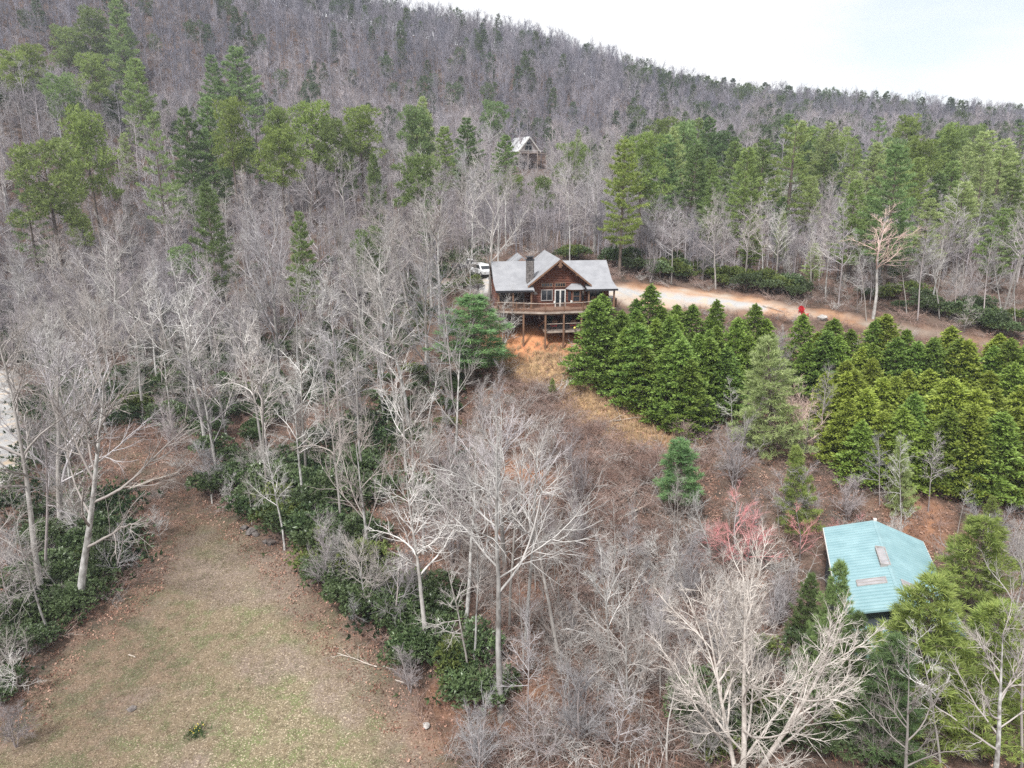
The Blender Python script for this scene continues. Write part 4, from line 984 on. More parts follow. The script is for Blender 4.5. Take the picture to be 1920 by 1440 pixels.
for a in [
    ('twiggy0', 945, 645, 962, 530, 'leaning fan of bare stems before the left deck posts', 1.1),
    ('twiggy1', 1375, 915, 1372, 765, 'grey twiggy small tree below the cypress hedge gap', 1.2),
    ('tanbud0', 1505, 845, 1500, 685, 'orange-tan budding small tree between the two cypress blocks', 1.0),
    ('slim2', 1538, 845, 1560, 672, 'pale slim sapling right of the orange-tan budding tree', 1.0),
    ('red0', 1395, 1060, 1370, 925, 'red budding maple left of the teal roof, above the broad tan tree', 1.5),
    ('red1', 1500, 1050, 1500, 940, 'red budding maple beside the left edge of the teal roof', 1.2),
    ('red0', 1598, 1040, 1585, 955, 'small red twigged maple overhanging the top of the teal roof', 1.0),
    ('twiggy1', 1490, 985, 1490, 845, 'pale twiggy small tree behind the red budding maples', 1.3),
    ('slim0', 1372, 820, 1375, 700, 'thin bare sapling at the right corner of the left cypress block', 1.0),
    ('slim1', 1690, 985, 1690, 800, 'thin bare sapling under the right cypress block', .9),
    ('slim2', 1650, 950, 1655, 800, 'pale leaning sapling before the right cypress block', 1.0),
    ('slim2', 1740, 960, 1755, 800, 'slanting thin sapling below the right cypress block', 1.0),
    ('twiggy1', 1590, 975, 1595, 870, 'grey bushy sapling above the teal roof', 1.2),
    ('twiggy0', 1180, 1335, 1180, 1105, 'pale crooked-branched small tree at bottom centre', 1.0),
    ('twiggy1', 1085, 1410, 1090, 1200, 'pale twiggy small tree right of the thick trunk base', 1.0),
    ('twiggy1', 900, 1455, 880, 1285, 'pale many-stemmed small tree beside the lower lawn edge', 1.0),
    ('spread1', 1010, 1450, 1010, 1290, 'spreading pale small tree at the bottom edge', 1.1),
    ('spread0', 1250, 1440, 1255, 1240, 'spreading pale small tree left of the broad tan tree', 1.0),
    ('spread1', 745, 1180, 735, 1020, 'low spreading bare tree at the lawn edge under the long level branches', 1.2),
    ('spread0', 300, 935, 330, 820, 'fan of pale leaning stems at the narrow end of the lawn', .9),
    ('twiggy0', 690, 1150, 690, 985, 'pale twiggy sapling at the shrub edge of the lawn', 1.1),
    ('spread1', 215, 1090, 225, 960, 'low grey sapling at the left lawn edge before the big tree', 1.0),
    ('twiggy1', 850, 1060, 850, 820, 'grey twiggy small tree left of the tall open crown', 1.2),
    ('twiggy1', 1085, 960, 1070, 790, 'pale twiggy crown right of the tall open crown', 1.0),
    ('spread0', 28, 1300, 35, 1190, 'pale low sapling reaching in from the left over the lawn edge', 1.3),
    ('twiggy1', 30, 1400, 20, 1290, 'grey brushy sapling at the lower left lawn corner', 1.2),
    ('twiggy0', 893, 524, 892, 474, 'small bare tree in front of the white car left of the house', .9),
    ('twiggy0', 1640, 1440, 1650, 1290, 'pale sapling between the broad tan tree and the bright green pine', 1.0),
]: hero(a[0], 'sapling', *a[1:5], a[5], squash=a[6], r=1.0)
for a in [
    ('bluepine0', 885, 722, 888, 552, 'blue-green layered pine on the slope left of the log house', 2.3),
    ('youngblue0', 1278, 972, 1275, 822, 'young blue-green pine below the cypress block, left of the twiggy trees', 1.45),
    ('youngpale0', 1448, 850, 1440, 628, 'pale green wispy pine in the gap between the two cypress blocks', 1.15),
    ('youngyel1', 1500, 1000, 1492, 835, 'yellow-green young pine behind the red maples', .8),
    ('youngpale0', 1692, 965, 1688, 815, 'pale wispy young pine below the right cypress block', .6),
    ('youngyel0', 1858, 1000, 1862, 928, 'small bright young pine right of the teal roof', 1.0),
    ('younggreen0', 1035, 745, 1036, 708, 'tiny conifer on the grassy slope below the house', .9),
    ('younggreen0', 715, 400, 710, 345, 'small dark green pine in the wood above the bare crowns', .8),
]: hero(a[0], 'pine_tree', *a[1:5], a[5], squash=a[6])
for a in [
    ('youngyel0', 1850, 968, 46.0, 'bright yellow-green pine right of the teal roof, its top tufts standing up', 1.35),
    ('youngyel1', 1755, 1085, 38.0, 'bright green pine covering the lower right of the teal roof', 1.35),
    ('younggreen0', 1685, 1195, 36.0, 'dark green pine beneath the porch roof of the teal house', 1.1),
    ('youngyel0', 1880, 1130, 38.0, 'yellow-green pine behind the pale forked tree', 1.3),
    ('bright0', 1172, 262, 108.0, 'tall bright green conifer behind the right end of the log house', 1.0),
    ('sparse0', 1495, 222, 128.0, 'tall pine with bare lower branches beyond the driveway', 1.2),
    ('round0', 150, 205, 165.0, 'flat-topped pine with a two-tiered crown in the left wood', .8),
    ('roundg0', 75, 262, 150.0, 'dark bushy pine at the far left wood', 1.0),
    ('sparse1', 283, 212, 160.0, 'thin dark pine with sparse layered branches in the left wood', .7),
    ('round1', 582, 190, 165.0, 'tallest round-crowned yellow-green pine in the cluster above the wood', .95),
    ('round0', 520, 236, 158.0, 'yellow-green round pine at the left of the cluster', .9),
    ('round0', 518, 198, 172.0, 'darker round pine behind the left of the cluster', .8),
    ('round1', 672, 197, 170.0, 'bright yellow-green round pine at the right of the cluster', 1.0),
    ('roundg1', 625, 222, 162.0, 'green round pine in the middle of the cluster', .9),
    ('white0', 345, 205, 175.0, 'loose green pine left of the group of pale-topped pines', .9),
    ('white1', 385, 180, 178.0, 'tall layered green pine over the left wood', .9),
    ('round1', 425, 182, 172.0, 'yellow-green pine beside the tall layered pine', .7),
    ('sparse0', 475, 195, 175.0, 'open pine between the two pine groups', .8),
    ('whitep0', 792, 182, 190.0, 'pale green pine with tiered branches above the middle wood', .9),
    ('white2', 832, 235, 172.0, 'green pine with drooping tiers above the large bare crown', 1.1),
    ('white0', 948, 255, 165.0, 'broad green pine just below the pale cabin', 1.2),
    ('roundg0', 925, 188, 235.0, 'rounded dark green pine up left of the pale cabin', 1.0),
    ('round1', 1075, 266, 160.0, 'round yellow-green pine right of the pale cabin', 1.0),
    ('whitep1', 1085, 243, 190.0, 'slender pale pine behind the round yellow-green pine', .6),
    ('roundg1', 1345, 246, 178.0, 'broad dense green pine beyond the driveway wood', 1.3),
    ('whitep0', 1645, 268, 150.0, 'feathery pale pine left of the bright round pine at right', 1.2),
    ('round0', 1728, 258, 150.0, 'bright round-topped pine among paler pines at the right', 1.0),
    ('whitep1', 1850, 245, 150.0, 'broad pale pine near the right edge', 1.4),
    ('white1', 1790, 300, 138.0, 'dark green layered pine near the right edge', 1.2),
    ('white2', 1905, 330, 118.0, 'green pine cut by the right edge above the driveway', 1.2),
    ('white0', 1560, 290, 160.0, 'green pine right of the pine with bare lower branches', 1.2),
    ('round0', 20, 95, 215.0, 'large dark round pine at the upper left edge', 1.2),
    ('round1', 50, 82, 225.0, 'flat-topped pine at the upper left', 1.0),
    ('roundg0', 112, 138, 205.0, 'green pine below the flat-topped pine at upper left', 1.1),
    ('roundg1', 168, 14, 290.0, 'round pine high on the hillside at upper left', 1.1),
    ('white1', 215, -2, 285.0, 'tall spire-topped conifer high on the hillside at upper left', .9),
    ('roundg0', 118, 48, 280.0, 'dark pine beside the round pine at upper left', 1.0),
    ('white1', 252, 108, 215.0, 'dark layered pine in the upper left group', 1.0),
    ('roundg1', 172, 98, 222.0, 'round green pine in the upper left group', 1.0),
    ('white2', 440, 85, 240.0, 'broad green pine standing alone on the upper hillside', 1.3),
    ('white0', 395, 105, 240.0, 'smaller green pine left of the broad one on the hillside', .9),
    ('younggreen0', 700, 290, 150.0, 'pale bushy conifer in front of the round pine cluster', .6),
    ('whitep1', 1470, 395, 116.0, 'light green pine foliage low beside the bare pine trunk', .6),
    ('white0', 385, 345, 128.0, 'dark green conifer half hidden among bare crowns in the left wood', .8),
    ('white2', 802, 372, 122.0, 'dark narrow conifer between the bare crowns left of the house', .7),
    ('roundg0', 690, 425, 115.0, 'small green pine low among the bare crowns left of the house', .9),
    ('sparse0', 40, 330, 150.0, 'dark pine at the left edge behind the bare crowns', .9),
    ('white1', 560, 395, 118.0, 'green conifer crown behind the fan-crowned bare tree', .7),
    ('roundg1', 1015, 330, 130.0, 'green pine behind the ridge of the log house roof', .9),
    ('white2', 1640, 352, 117.0, 'green pine standing behind the pinkish tree', 1.2),
    ('whitep0', 1745, 372, 111.0, 'pale green pine right of the pinkish tree', 1.3),
    ('white0', 1885, 392, 106.0, 'green pine near the driveway at the right edge', 1.3),
    ('round0', 1335, 408, 120.0, 'small rounded pine behind the driveway shrubs', 1.0),
    ('whitep1', 1530, 455, 107.0, 'short pale pine by the driveway near the bare-branched pine', 1.2),
    ('white2', 1690, 410, 108.0, 'dark green pine between the pinkish tree and the pale pine', 1.2),
    ('white1', 1415, 400, 113.0, 'green pine low left of the bare-branched pine', 1.2),
    ('whitep1', 1810, 340, 120.0, 'feathery pale pine above the far end of the driveway', 1.4),
    ('whitep1', 1420, 292, 150.0, 'pale feathery pine just left of the pine with bare lower branches', 1.2),
    ('white0', 1385, 318, 142.0, 'green pine standing low behind the driveway wood', 1.1),
    ('whitep0', 1600, 322, 140.0, 'pale pine with level tiers right of the bare pine trunk', 1.3),
    ('whitep1', 1690, 300, 142.0, 'pale green pine between the feathery and the bright round pine', 1.2),
    ('white2', 1765, 322, 132.0, 'dark tiered pine right of the bright round pine', 1.2),
    ('whitep0', 1885, 262, 140.0, 'tall pale pine at the right edge of the view', 1.3),
    ('whitep1', 1525, 330, 135.0, 'pale pine right beside the pine with bare lower branches', 1.0),
    ('white1', 1240, 255, 200.0, 'green pine between the narrow conifer and the dense pine', .9),
]: far_hero(a[0], 'pine_tree', *a[1:4], a[4], squash=a[5])

for lx, ly_, H_, sq, lab in ((-5.4, 3.2, 6.6, .8, 'dark green pine squeezed between the broad tan tree and the teal roof'), (-5.0, -.6, 5.2, 1.0, 'bushy green pine at the front corner of the teal house, behind the tan branches'), (-2.6, -4.2, 4.4, 1.1, 'low green pine in front of the small porch roof')):
    b = at(*tl(lx, ly_)); ring(b, 2); place('younggreen0', 'pine_tree', b, H_, lx, lab, 'tree', squash=sq)
far_hero('younggreen0', 'pine_tree', 1578, 1055, 41.5, 'tall green pine at the left eave of the teal roof, behind the tan branches', squash=.62); far_hero('younggreen0', 'pine_tree', 1612, 1150, 38.5, 'dark green pine below the near left corner of the teal roof', squash=.7)
# the two blocks of planted cypress
def hedge(block, keys, rows, label, group):
    for ri, ((ua, va), (ub, vb), n, Ha, Hb) in enumerate(rows):
        a, b = G(ua, va), G(ub, vb)
        for i in range(n):
            t = (i + .5) / n; x = a[0] + (b[0] - a[0]) * t + RNG.uniform(-.8, .8); y = a[1] + (b[1] - a[1]) * t + RNG.uniform(-.6, .6)
            loc = at(x, y); H = (Ha + (Hb - Ha) * t) * RNG.uniform(.80, 1.16); ring(loc, 2.0)
            place(keys[RNG.integers(len(keys))], 'cypress_tree', loc - [0, 0, .1], H, RNG.uniform(0, 6.28), '%s, %s of its %s row' % (label, 'left end' if t < .2 else ('left half' if t < .5 else ('right half' if t < .8 else 'right end')), ('front', 'second', 'third', 'back')[ri]), 'tree', group, squash=RNG.uniform(1.0, 1.42))
hedge('l', ['cypress0', 'cypress1', 'cypress2'], [((1090, 712), (1308, 808), 8, 8.4, 8.4), ((1108, 682), (1360, 790), 10, 7.8, 8.6), ((1140, 660), (1410, 748), 10, 7.0, 8.2), ((1172, 646), (1440, 695), 10, 6.6, 7.3)],
      'dark green cypress beside the log house', 'dark cypresses right of the log house')
hedge('r', ['cypress0', 'cypress1', 'cypress2', 'cypressy0'], [((1475, 705), (1960, 780), 14, 7.0, 8.0), ((1490, 740), (1960, 812), 14, 7.6, 8.0)],
      'green cypress in the upper right block', 'green cypresses in the upper right row')
hedge('r', ['cypressy0', 'cypressy1', 'cypress0'], [((1590, 900), (1990, 962), 11, 7.0, 8.4), ((1565, 865), (1980, 925), 12, 7.2, 8.8), ((1545, 830), (1980, 888), 12, 7.0, 8.0), ((1520, 795), (1980, 850), 12, 6.6, 7.6)],
      'yellowish cypress in the lower right block', 'yellowish cypresses in the lower right row')

# ------------------------------------------------------------------ the wood around, filled in at random
RECTS = [(925, 466, 1168, 665, 86), (1060, 545, 1925, 900, 60), (1570, 975, 1790, 1200, 40), (940, 640, 1062, 735, 84), (1150, 515, 1560, 610, 106), (1560, 560, 1925, 650, 97), (200, 800, 345, 935, 78), (1385, 620, 1500, 830, 74), (-10, 690, 48, 890, 100), (0, 1180, 560, 1440, 30), (300, 930, 640, 1440, 30), (960, 246, 1020, 292, 283), (1130, 735, 1340, 860, 72)]
def blocked(x, y, z, H, cr):
    u, v, d = proj(x, y, z); ut, vt, dt = proj(x, y, z + H); du = F * cr / d
    for (a, b, c, e, Yr) in RECTS:
        if y < Yr and u + du > a and u - du < c and max(vt, b) < min(v, e) - 8: return True
    return False
GRID = {}
def free(x, y, r):
    cx, cy = int(x // 6), int(y // 6)
    for i in range(cx - 1, cx + 2):
        for j in range(cy - 1, cy + 2):
            for (px, py, pr) in GRID.get((i, j), ()):
                if (x - px) ** 2 + (y - py) ** 2 < (min(pr, r) * .5 + max(pr, r) * .5) ** 2: return False
    return True
def occupy(x, y, r): GRID.setdefault((int(x // 6), int(y // 6)), []).append((x, y, r))
for p_ in PLACED: occupy(*p_)
NOGO = [LAWN, CLEAR, DRIVE, GRAVEL, ROAD, HOUSE, TEAL, HEDGE_L, HEDGE_R]
def zone(x, y, u, v):
    if y > 205: return 'on the far hillside left of the pale cabin' if u < 970 else 'on the far hillside right of the pale cabin'
    if y > 97:
        if u < 400: return 'in the wood beyond the gravel road'
        if u < 860: return 'in the wood left of the house'
        if u < 1180: return 'in the wood behind the house'
        return 'beyond the clay driveway'
    if u < 340: return 'at the left of the lawn'
    if u < 940: return 'on the slope above the lawn'
    if u < 1280: return 'on the brushy slope below the house'
    if v < 700: return 'beside the clay driveway'
    return 'around the teal roofed house'
MARKS = [(*hl(0, 2), 'the log house'), (*tl(0, 6), 'the teal roof'), (SUVP[0], SUVP[1], 'the white car')]
for (u, v), nm in {(1637, 597): 'the pinkish tree', (940, 1352): 'the thick-trunked tree', (768, 802): 'the large pale tree', (885, 722): 'the blue-green pine', (502, 918): 'the straight-trunked tree', (150, 1137): 'the big tree over the lawn',
                   (1278, 972): 'the young blue-green pine', (1392, 1462): 'the broad tan tree', (1541, 600): 'the boulder', (398, 944): 'the white post', (20, 800): 'the gravel road', (1850, 1430): 'the pale forked tree', (526, 752): 'the fan-crowned tree', (800, 1225): 'the level-branched tree', (1470, 525): 'the bare-branched pine', (1160, 500): 'the narrow conifer', (560, 420): 'the round pine cluster', (1720, 470): 'the bright round pine', (560, 612): 'the woodland trail', (480, 1004): 'the row of rocks', (680, 1225): 'the fallen branch', (1050, 1262): 'the stubby-topped tree', (80, 1132): 'the leaning thick trunk', (320, 900): 'the leafy path', (20, 1000): 'the roadside tree', (215, 660): 'the broad fanning tree', (640, 872): 'the lone slim tree', (800, 1364): 'the pale stone', (1190, 960): 'the long fallen trunk', (1090, 1410): 'the picture bottom'}.items():
    q = G(u, v); MARKS.append((q[0], q[1], nm))
MARKS += [(P(u, v, Y)[0], Y, n) for u, v, Y, n in ((75, 262, 150, 'the dark bushy pine'), (150, 205, 165, 'the two-tiered pine'), (283, 212, 160, 'the sparse dark pine'), (40, 330, 135, 'the left picture edge'), (385, 345, 128, 'the half-hidden dark conifer'), (802, 372, 122, 'the dark narrow conifer'), (1172, 262, 108, 'the tall bright conifer'), (1640, 352, 117, 'the green pine behind the pinkish tree'), (1885, 392, 106, 'the right picture edge'))]
def name_it(fm, kind, x, y, zn):
    a = '%s %s%s %s' % (fm, kind, near(x, y), zn)
    return a if len(a.split()) <= 16 else '%s %s%s' % (fm, kind, near(x, y))
def near(x, y):
    d, nm = min((math.hypot(x - a, y - b), n) for a, b, n in MARKS)
    return ' near %s' % nm if d < 20 else ''
def sample(n, ylo, yhi, margin=1.10):
    y = np.sqrt(RNG.uniform(ylo ** 2, yhi ** 2, n)); x = RNG.uniform(-1, 1, n) * (y * .765 * margin + 8)
    z = hgt(x, y); ok = np.ones(n, bool)
    for pl in NOGO: ok &= ~inside(pl, x, y)
    return x[ok], y[ok], z[ok]

bare, pines = [], []
x, y, z = sample(9000, 40, 205)
for X, Y, Z in zip(x, y, z):
    u, v, d = proj(X, Y, Z)
    right = u > 1180 and Y > 96
    pp = .50 if right and Y > 122 else (.16 if right else (.12 if (u < 760 and 150 < Y) else (.16 if Y > 135 else 0)))
    if Y < 97: pp = 0
    if 300 < u < 760 and Y < 108 and RNG.random() < .55: continue
    if Y < 97 and u > 960: 
        if RNG.random() < .75: continue
    pine = RNG.random() < pp
    r = (4.6 if pine else 4.2) + .006 * Y
    if not free(X, Y, r): continue
    if pine: H, cr = RNG.uniform(11, 23), 3.2
    else:
        H, cr = RNG.uniform(13, 20), 3.2
        if Y < 62: H *= .8
        if right: H *= RNG.uniform(.6, .9)
    if blocked(X, Y, Z, H, cr): continue
    occupy(X, Y, r)
    (pines if pine else bare).append((H / d, X, Y, Z, H, u, v))
bare.sort(reverse=True); pines.sort(reverse=True)
n_ind = 0; mass = []
for s_, X, Y, Z, H, u, v in bare:
    vis = -60 < u < 1980 and v < 1500
    if n_ind < 250 and vis:
        n_ind += 1; zn = zone(X, Y, u, v)
        if Y < 105: key, fm = (('tall%d' % RNG.integers(3), 'tall straight') if RNG.random() < .45 else (('slim%d' % RNG.integers(3), 'slender') if RNG.random() < .4 else ('vase%d' % RNG.integers(3), 'broad crowned')))
        else: key, fm = ('mid%d' % RNG.integers(3), 'grey') if RNG.random() < .7 else ('slim%d' % RNG.integers(3), 'slender')
        place(key, 'bare_tree', (X, Y, Z - .1), H, RNG.uniform(0, 6.28), name_it(fm, 'bare tree', X, Y, zn), 'tree', '%s bare trees %s' % (fm, zn), (RNG.normal(0, .05), RNG.normal(0, .05)), RNG.uniform(.85, 1.15))
    else: mass.append((X, Y, Z, H))
for s_, X, Y, Z, H, u, v in pines:
    zn = zone(X, Y, u, v)
    key, fm = [('white%d' % RNG.integers(3), 'layered green'), ('whitep%d' % RNG.integers(2), 'pale green feathery'), ('round%d' % RNG.integers(2), 'yellow-green round'), ('roundg%d' % RNG.integers(2), 'rounded green'), ('sparse%d' % RNG.integers(2), 'thin open')][RNG.choice(5, p=[.34, .26, .12, .16, .12] if u > 1180 else [.30, .10, .26, .22, .12])]
    place(key, 'pine_tree', (X, Y, Z - .1), H, RNG.uniform(0, 6.28), name_it(fm, 'pine', X, Y, zn), 'tree', '%s pines %s' % (fm, zn), (RNG.normal(0, .03), RNG.normal(0, .03)), RNG.uniform(.85, 1.15))
m_ = np.array(mass)
o = scatter('bare_woods', m_[:, :3] - [0, 0, .1], RNG.uniform(0, 6.28, len(m_)), m_[:, 3] / 18.0, RNG.integers(0, 2, len(m_)), [TREE['midj%d' % i][1][0][1] for i in range(2)])
tag(o, 'mass of grey leafless woodland behind the nearer trees', 'woods')

# the far hillside up to the ridge
x, y, z = sample(40000, 198, 475, 1.12)
fb, fp = [], []
for X, Y, Z in zip(x, y, z):
    u, v, d = proj(X, Y, Z)
    if v > 1000: continue
    ridge = Y > 385
    pp = (.48 if u > 1200 else .16) if ridge else ((.24 if u > 1150 else .11) if Y > 300 else (.30 if u > 1150 else .16))
    pine = RNG.random() < pp * (.5 + math.sin(X * .045 + Y * .03) ** 2)
    r = 4.4 if pine else 3.5
    if not free(X, Y, r): continue
    H = RNG.uniform(12, 19) if pine else RNG.uniform(13, 19)
    if blocked(X, Y, Z, H, 3): continue
    occupy(X, Y, r); (fp if pine else fb).append((X, Y, Z, H, u, v, d))
fp.sort(key=lambda q: -q[3] / q[6])
fb, nfp = np.array(fb), 0
low_ = fb[:, 1] + 22 * np.sin(fb[:, 0] * .031 + 1) + 14 * np.sin(fb[:, 0] * .083) + RNG.normal(0, 16, len(fb)) < 312 + .10 * fb[:, 0]
lo_ = fb[low_]; fb = fb[~low_]
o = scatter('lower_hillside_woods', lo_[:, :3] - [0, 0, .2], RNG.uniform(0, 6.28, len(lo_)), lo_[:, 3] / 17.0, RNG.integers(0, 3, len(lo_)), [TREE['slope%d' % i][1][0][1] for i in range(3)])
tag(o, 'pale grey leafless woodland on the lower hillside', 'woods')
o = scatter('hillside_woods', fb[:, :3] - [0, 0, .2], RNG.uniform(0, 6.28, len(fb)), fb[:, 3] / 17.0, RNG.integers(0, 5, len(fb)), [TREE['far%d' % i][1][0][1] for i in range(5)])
tag(o, 'purple grey leafless woodland covering the upper hillside', 'woods')
room = 290 - sum(1 for q in bpy.data.objects if q.parent is None and q.name.startswith('pine_tree'))
rest_p = []
for q in fp:
    if nfp < room and -10 < q[4] < 1930:
        nfp += 1; zn = zone(*q[:2], *q[4:6]); j = RNG.integers(3); fm = ('layered', 'round', 'open')[j]
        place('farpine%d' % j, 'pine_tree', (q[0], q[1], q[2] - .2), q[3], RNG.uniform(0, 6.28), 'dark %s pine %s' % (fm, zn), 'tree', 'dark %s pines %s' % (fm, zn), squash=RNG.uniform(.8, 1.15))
    else: rest_p.append(q)
if rest_p:
    r_ = np.array(rest_p); o = scatter('hillside_pines', r_[:, :3], RNG.uniform(0, 6.28, len(r_)), r_[:, 3] / 19.0, RNG.integers(0, 3, len(r_)), [TREE['farpine%d' % i][1][0][1] for i in range(3)])
    tag(o, 'scattered dark pines on the far hillside', 'woods')

for ub, vb, vt in ((1195, 478, 360), (1232, 492, 352), (1262, 497, 395), (1290, 505, 372), (1318, 512, 340), (1352, 520, 385), (1362, 515, 350), (1398, 530, 398), (1432, 545, 370), (1522, 560, 420), (1548, 565, 395), (1700, 588, 440), (1762, 598, 425), (1790, 596, 452), (1842, 612, 420), (1880, 615, 440), (1905, 622, 465)):
    b = G(ub, vb); nm = name_it('pale thin', 'bare tree', b[0], b[1], 'beyond the clay driveway')
    o = hero(('slim0', 'slim1', 'slim2', 'tall1')[RNG.integers(4)], 'bare_tree', ub, vb, ub + RNG.uniform(-14, 14), vt, nm, squash=RNG.uniform(.75, 1.05), group='pale thin bare trees beyond the clay driveway')
x, y, z = sample(5200, 112, 208, 1.1)
us_ = proj(x, y, z)[0]; k_ = ~((us_ > 945) & (us_ < 1040) & (y > 180)); x, y, z = x[k_], y[k_], z[k_]
o = scatter('woodland_understory', np.stack([x, y, z - .1], 1), RNG.uniform(0, 6.28, len(x)), RNG.uniform(.22, .55, len(x)), RNG.integers(0, 3, len(x)), [TREE['slope%d' % i][1][0][1] for i in range(3)])
tag(o, 'low grey leafless understory between the trees of the middle wood', 'undergrowth')
# evergreen shrubs under the trees
def shrub(u, v, H, key=None, lab='dark evergreen laurel', yel=False):
    b = G(u, v); zn = zone(b[0], b[1], u, v)
    place(key or 'laurel%d' % RNG.integers(3), 'laurel_shrub', b, H, RNG.uniform(0, 6.28), name_it('tall' if H > 2.6 else 'low', 'yellowish laurel shrub' if yel else 'dark laurel shrub', b[0], b[1], zn), 'shrub', '%s shrubs %s' % ('yellowish laurel' if yel else 'dark laurel', zn), squash=RNG.uniform(.95, 1.35))
def shrub_area(poly, n, lo, hi, yel=.1):
    us = [p[0] for p in poly]; vs = [p[1] for p in poly]; k = 0
    while k < n:
        u, v = RNG.uniform(min(us), max(us)), RNG.uniform(min(vs), max(vs))
        if not inside(poly, np.array([u]), np.array([v]))[0]: continue
        k += 1; yl = RNG.random() < yel; shrub(u, v, RNG.uniform(lo, hi), 'laurely0' if yl else None, yel=yl)
shrub_area([(340, 905), (430, 950), (560, 1055), (600, 1110), (690, 1090), (700, 1000), (690, 900), (600, 880), (480, 900), (400, 850)], 52, 2.0, 3.4, .18)
shrub_area([(600, 1110), (690, 1195), (800, 1330), (900, 1345), (920, 1200), (840, 1120), (700, 1080)], 36, 1.6, 2.8, .12)
shrub_area([(70, 1000), (20, 1130), (85, 1180), (190, 1130), (240, 1075), (275, 1015), (200, 985)], 30, 1.6, 2.6, .1)
shrub_area([(200, 600), (240, 800), (330, 860), (480, 860), (560, 760), (700, 720), (760, 600), (420, 600)], 60, 1.8, 3.2, .12)
shrub_area([(1170, 497), (1180, 518), (1350, 541), (1480, 565), (1520, 556), (1350, 518), (1180, 490)], 44, 1.8, 3.4, .5)
shrub_area([(1560, 560), (1700, 590), (1920, 640), (1920, 600), (1700, 550)], 24, 1.6, 2.8, .35)
shrub_area([(1250, 1250), (1300, 1440), (1640, 1440), (1660, 1300), (1500, 1230)], 22, 1.6, 2.8, .3)
shrub_area([(1040, 500), (1180, 505), (1180, 480), (1040, 478)], 8, 2.0, 3.0, .2)
shrub_area([(600, 700), (700, 800), (860, 830), (900, 740), (760, 690)], 14, 1.2, 2.2, .3)
shrub_area([(860, 545), (905, 540), (900, 520), (858, 530)], 5, 1.0, 1.6, .6)

shrub_area([(0, 1150), (0, 1330), (60, 1245), (100, 1180), (60, 1140)], 10, 1.4, 2.4, .1)
for i in range(46):
    u, v = RNG.uniform(960, 1330), RNG.uniform(820, 1060); b = G(u, v)
    if not inside(CLEAR, b[:1], b[1:2])[0] or not free(b[0], b[1], 1.0): continue
    occupy(b[0], b[1], .9); place('brownbush0', 'brush_shrub', b - [0, 0, .05], RNG.uniform(1.6, 3.4), RNG.uniform(0, 6.28), 'brown leafless bush%s on the cleared slope' % near(b[0], b[1]), 'shrub', 'brown bushes on the cleared slope', squash=RNG.uniform(1, 1.5))
for i in range(64):
    u, v = (RNG.uniform(960, 1300), RNG.uniform(1000, 1380)) if i < 46 else (RNG.uniform(800, 940), RNG.uniform(850, 1060)); b = G(u, v)
    if not free(b[0], b[1], 1.3) or inside(CLEAR, b[:1], b[1:2])[0]: continue
    occupy(b[0], b[1], 1.2); place('slim%d' % RNG.integers(3), 'sapling', b - [0, 0, .05], RNG.uniform(6, 11), RNG.uniform(0, 6.28), name_it('tall thin', 'sapling', b[0], b[1], zone(b[0], b[1], u, v)), 'tree', 'tall thin saplings on the lower slope', (RNG.normal(0, .06), RNG.normal(0, .06)), .8)
# saplings under the trees
for lab, poly, n in (('pale twiggy sapling at bottom centre', [(950, 1180), (1250, 1150), (1330, 1440), (930, 1440)], 22), ('grey sapling in the brush left of the teal house', [(1120, 1010), (1500, 960), (1560, 1010), (1300, 1120), (1100, 1140)], 20)):
    k = 0
    while k < n:
        u, v = RNG.uniform(900, 1600), RNG.uniform(950, 1440)
        if not inside(poly, np.array([u]), np.array([v]))[0]: continue
        b = G(u, v); k += 1
        if not free(b[0], b[1], .9): continue
        occupy(b[0], b[1], .9); place(('twiggy0', 'twiggy1', 'spread0', 'spread1', 'slim1')[RNG.integers(5)], 'sapling', b - [0, 0, .05], RNG.uniform(3.0, 6.5), RNG.uniform(0, 6.28), lab + near(b[0], b[1]), 'tree', lab + ' group', (RNG.normal(0, .1), RNG.normal(0, .1)))
x, y, z = sample(2600, 38, 120)
ns = 0
for X, Y, Z in zip(x, y, z):
    if ns >= 190: break
    u, v, d = proj(X, Y, Z)
    if not (-40 < u < 1960 and v < 1500): continue
    H = RNG.uniform(3.5, 8)
    if blocked(X, Y, Z, H, 1.8) or not free(X, Y, 1.0): continue
    occupy(X, Y, .9); ns += 1; zn = zone(X, Y, u, v)
    k = ['twiggy%d' % RNG.integers(2), 'spread%d' % RNG.integers(2), 'slim%d' % RNG.integers(3)][RNG.choice(3, p=[.4, .3, .3])]
    fm = {'t': 'bushy', 's': 'spreading'}[k[0]] if k[:2] != 'sl' else 'thin'
    place(k, 'sapling', (X, Y, Z - .05), H, RNG.uniform(0, 6.28), name_it(fm, 'bare sapling', X, Y, zn), 'tree', '%s bare saplings %s' % (fm, zn), (RNG.normal(0, .08), RNG.normal(0, .08)))

# ------------------------------------------------------------------ ground cover
def brush_mesh(seed, twig, H=1.5, n=16, arch=.7):
    R = random.Random(seed); S = []
    for i in range(n):
        a = R.uniform(0, 6.28); p = np.array([R.uniform(-.5, .5), R.uniform(-.5, .5), -.05]); d = np.array([math.cos(a) * .5, math.sin(a) * .5, 1.0]); L_ = H * R.uniform(.6, 1.2)
        for k in range(4):
            d = d + np.array([math.cos(a) * .22 * arch, math.sin(a) * .22 * arch, -.22 * arch]) + [R.gauss(0, .15) for _ in range(3)]; d /= np.linalg.norm(d)
            q = p + d * L_ / 4; S.append((*p, *q, .016 - .003 * k, .013 - .003 * k))
            for _ in range(2):
                e = d + [R.gauss(0, .6) for _ in range(3)]; e /= np.linalg.norm(e); S.append((*q, *(q + e * L_ * .22), .008, .004))
            p = q
    return mesh_np('brush_%d' % seed, *tubes(S, 3), M[twig], smooth=True)
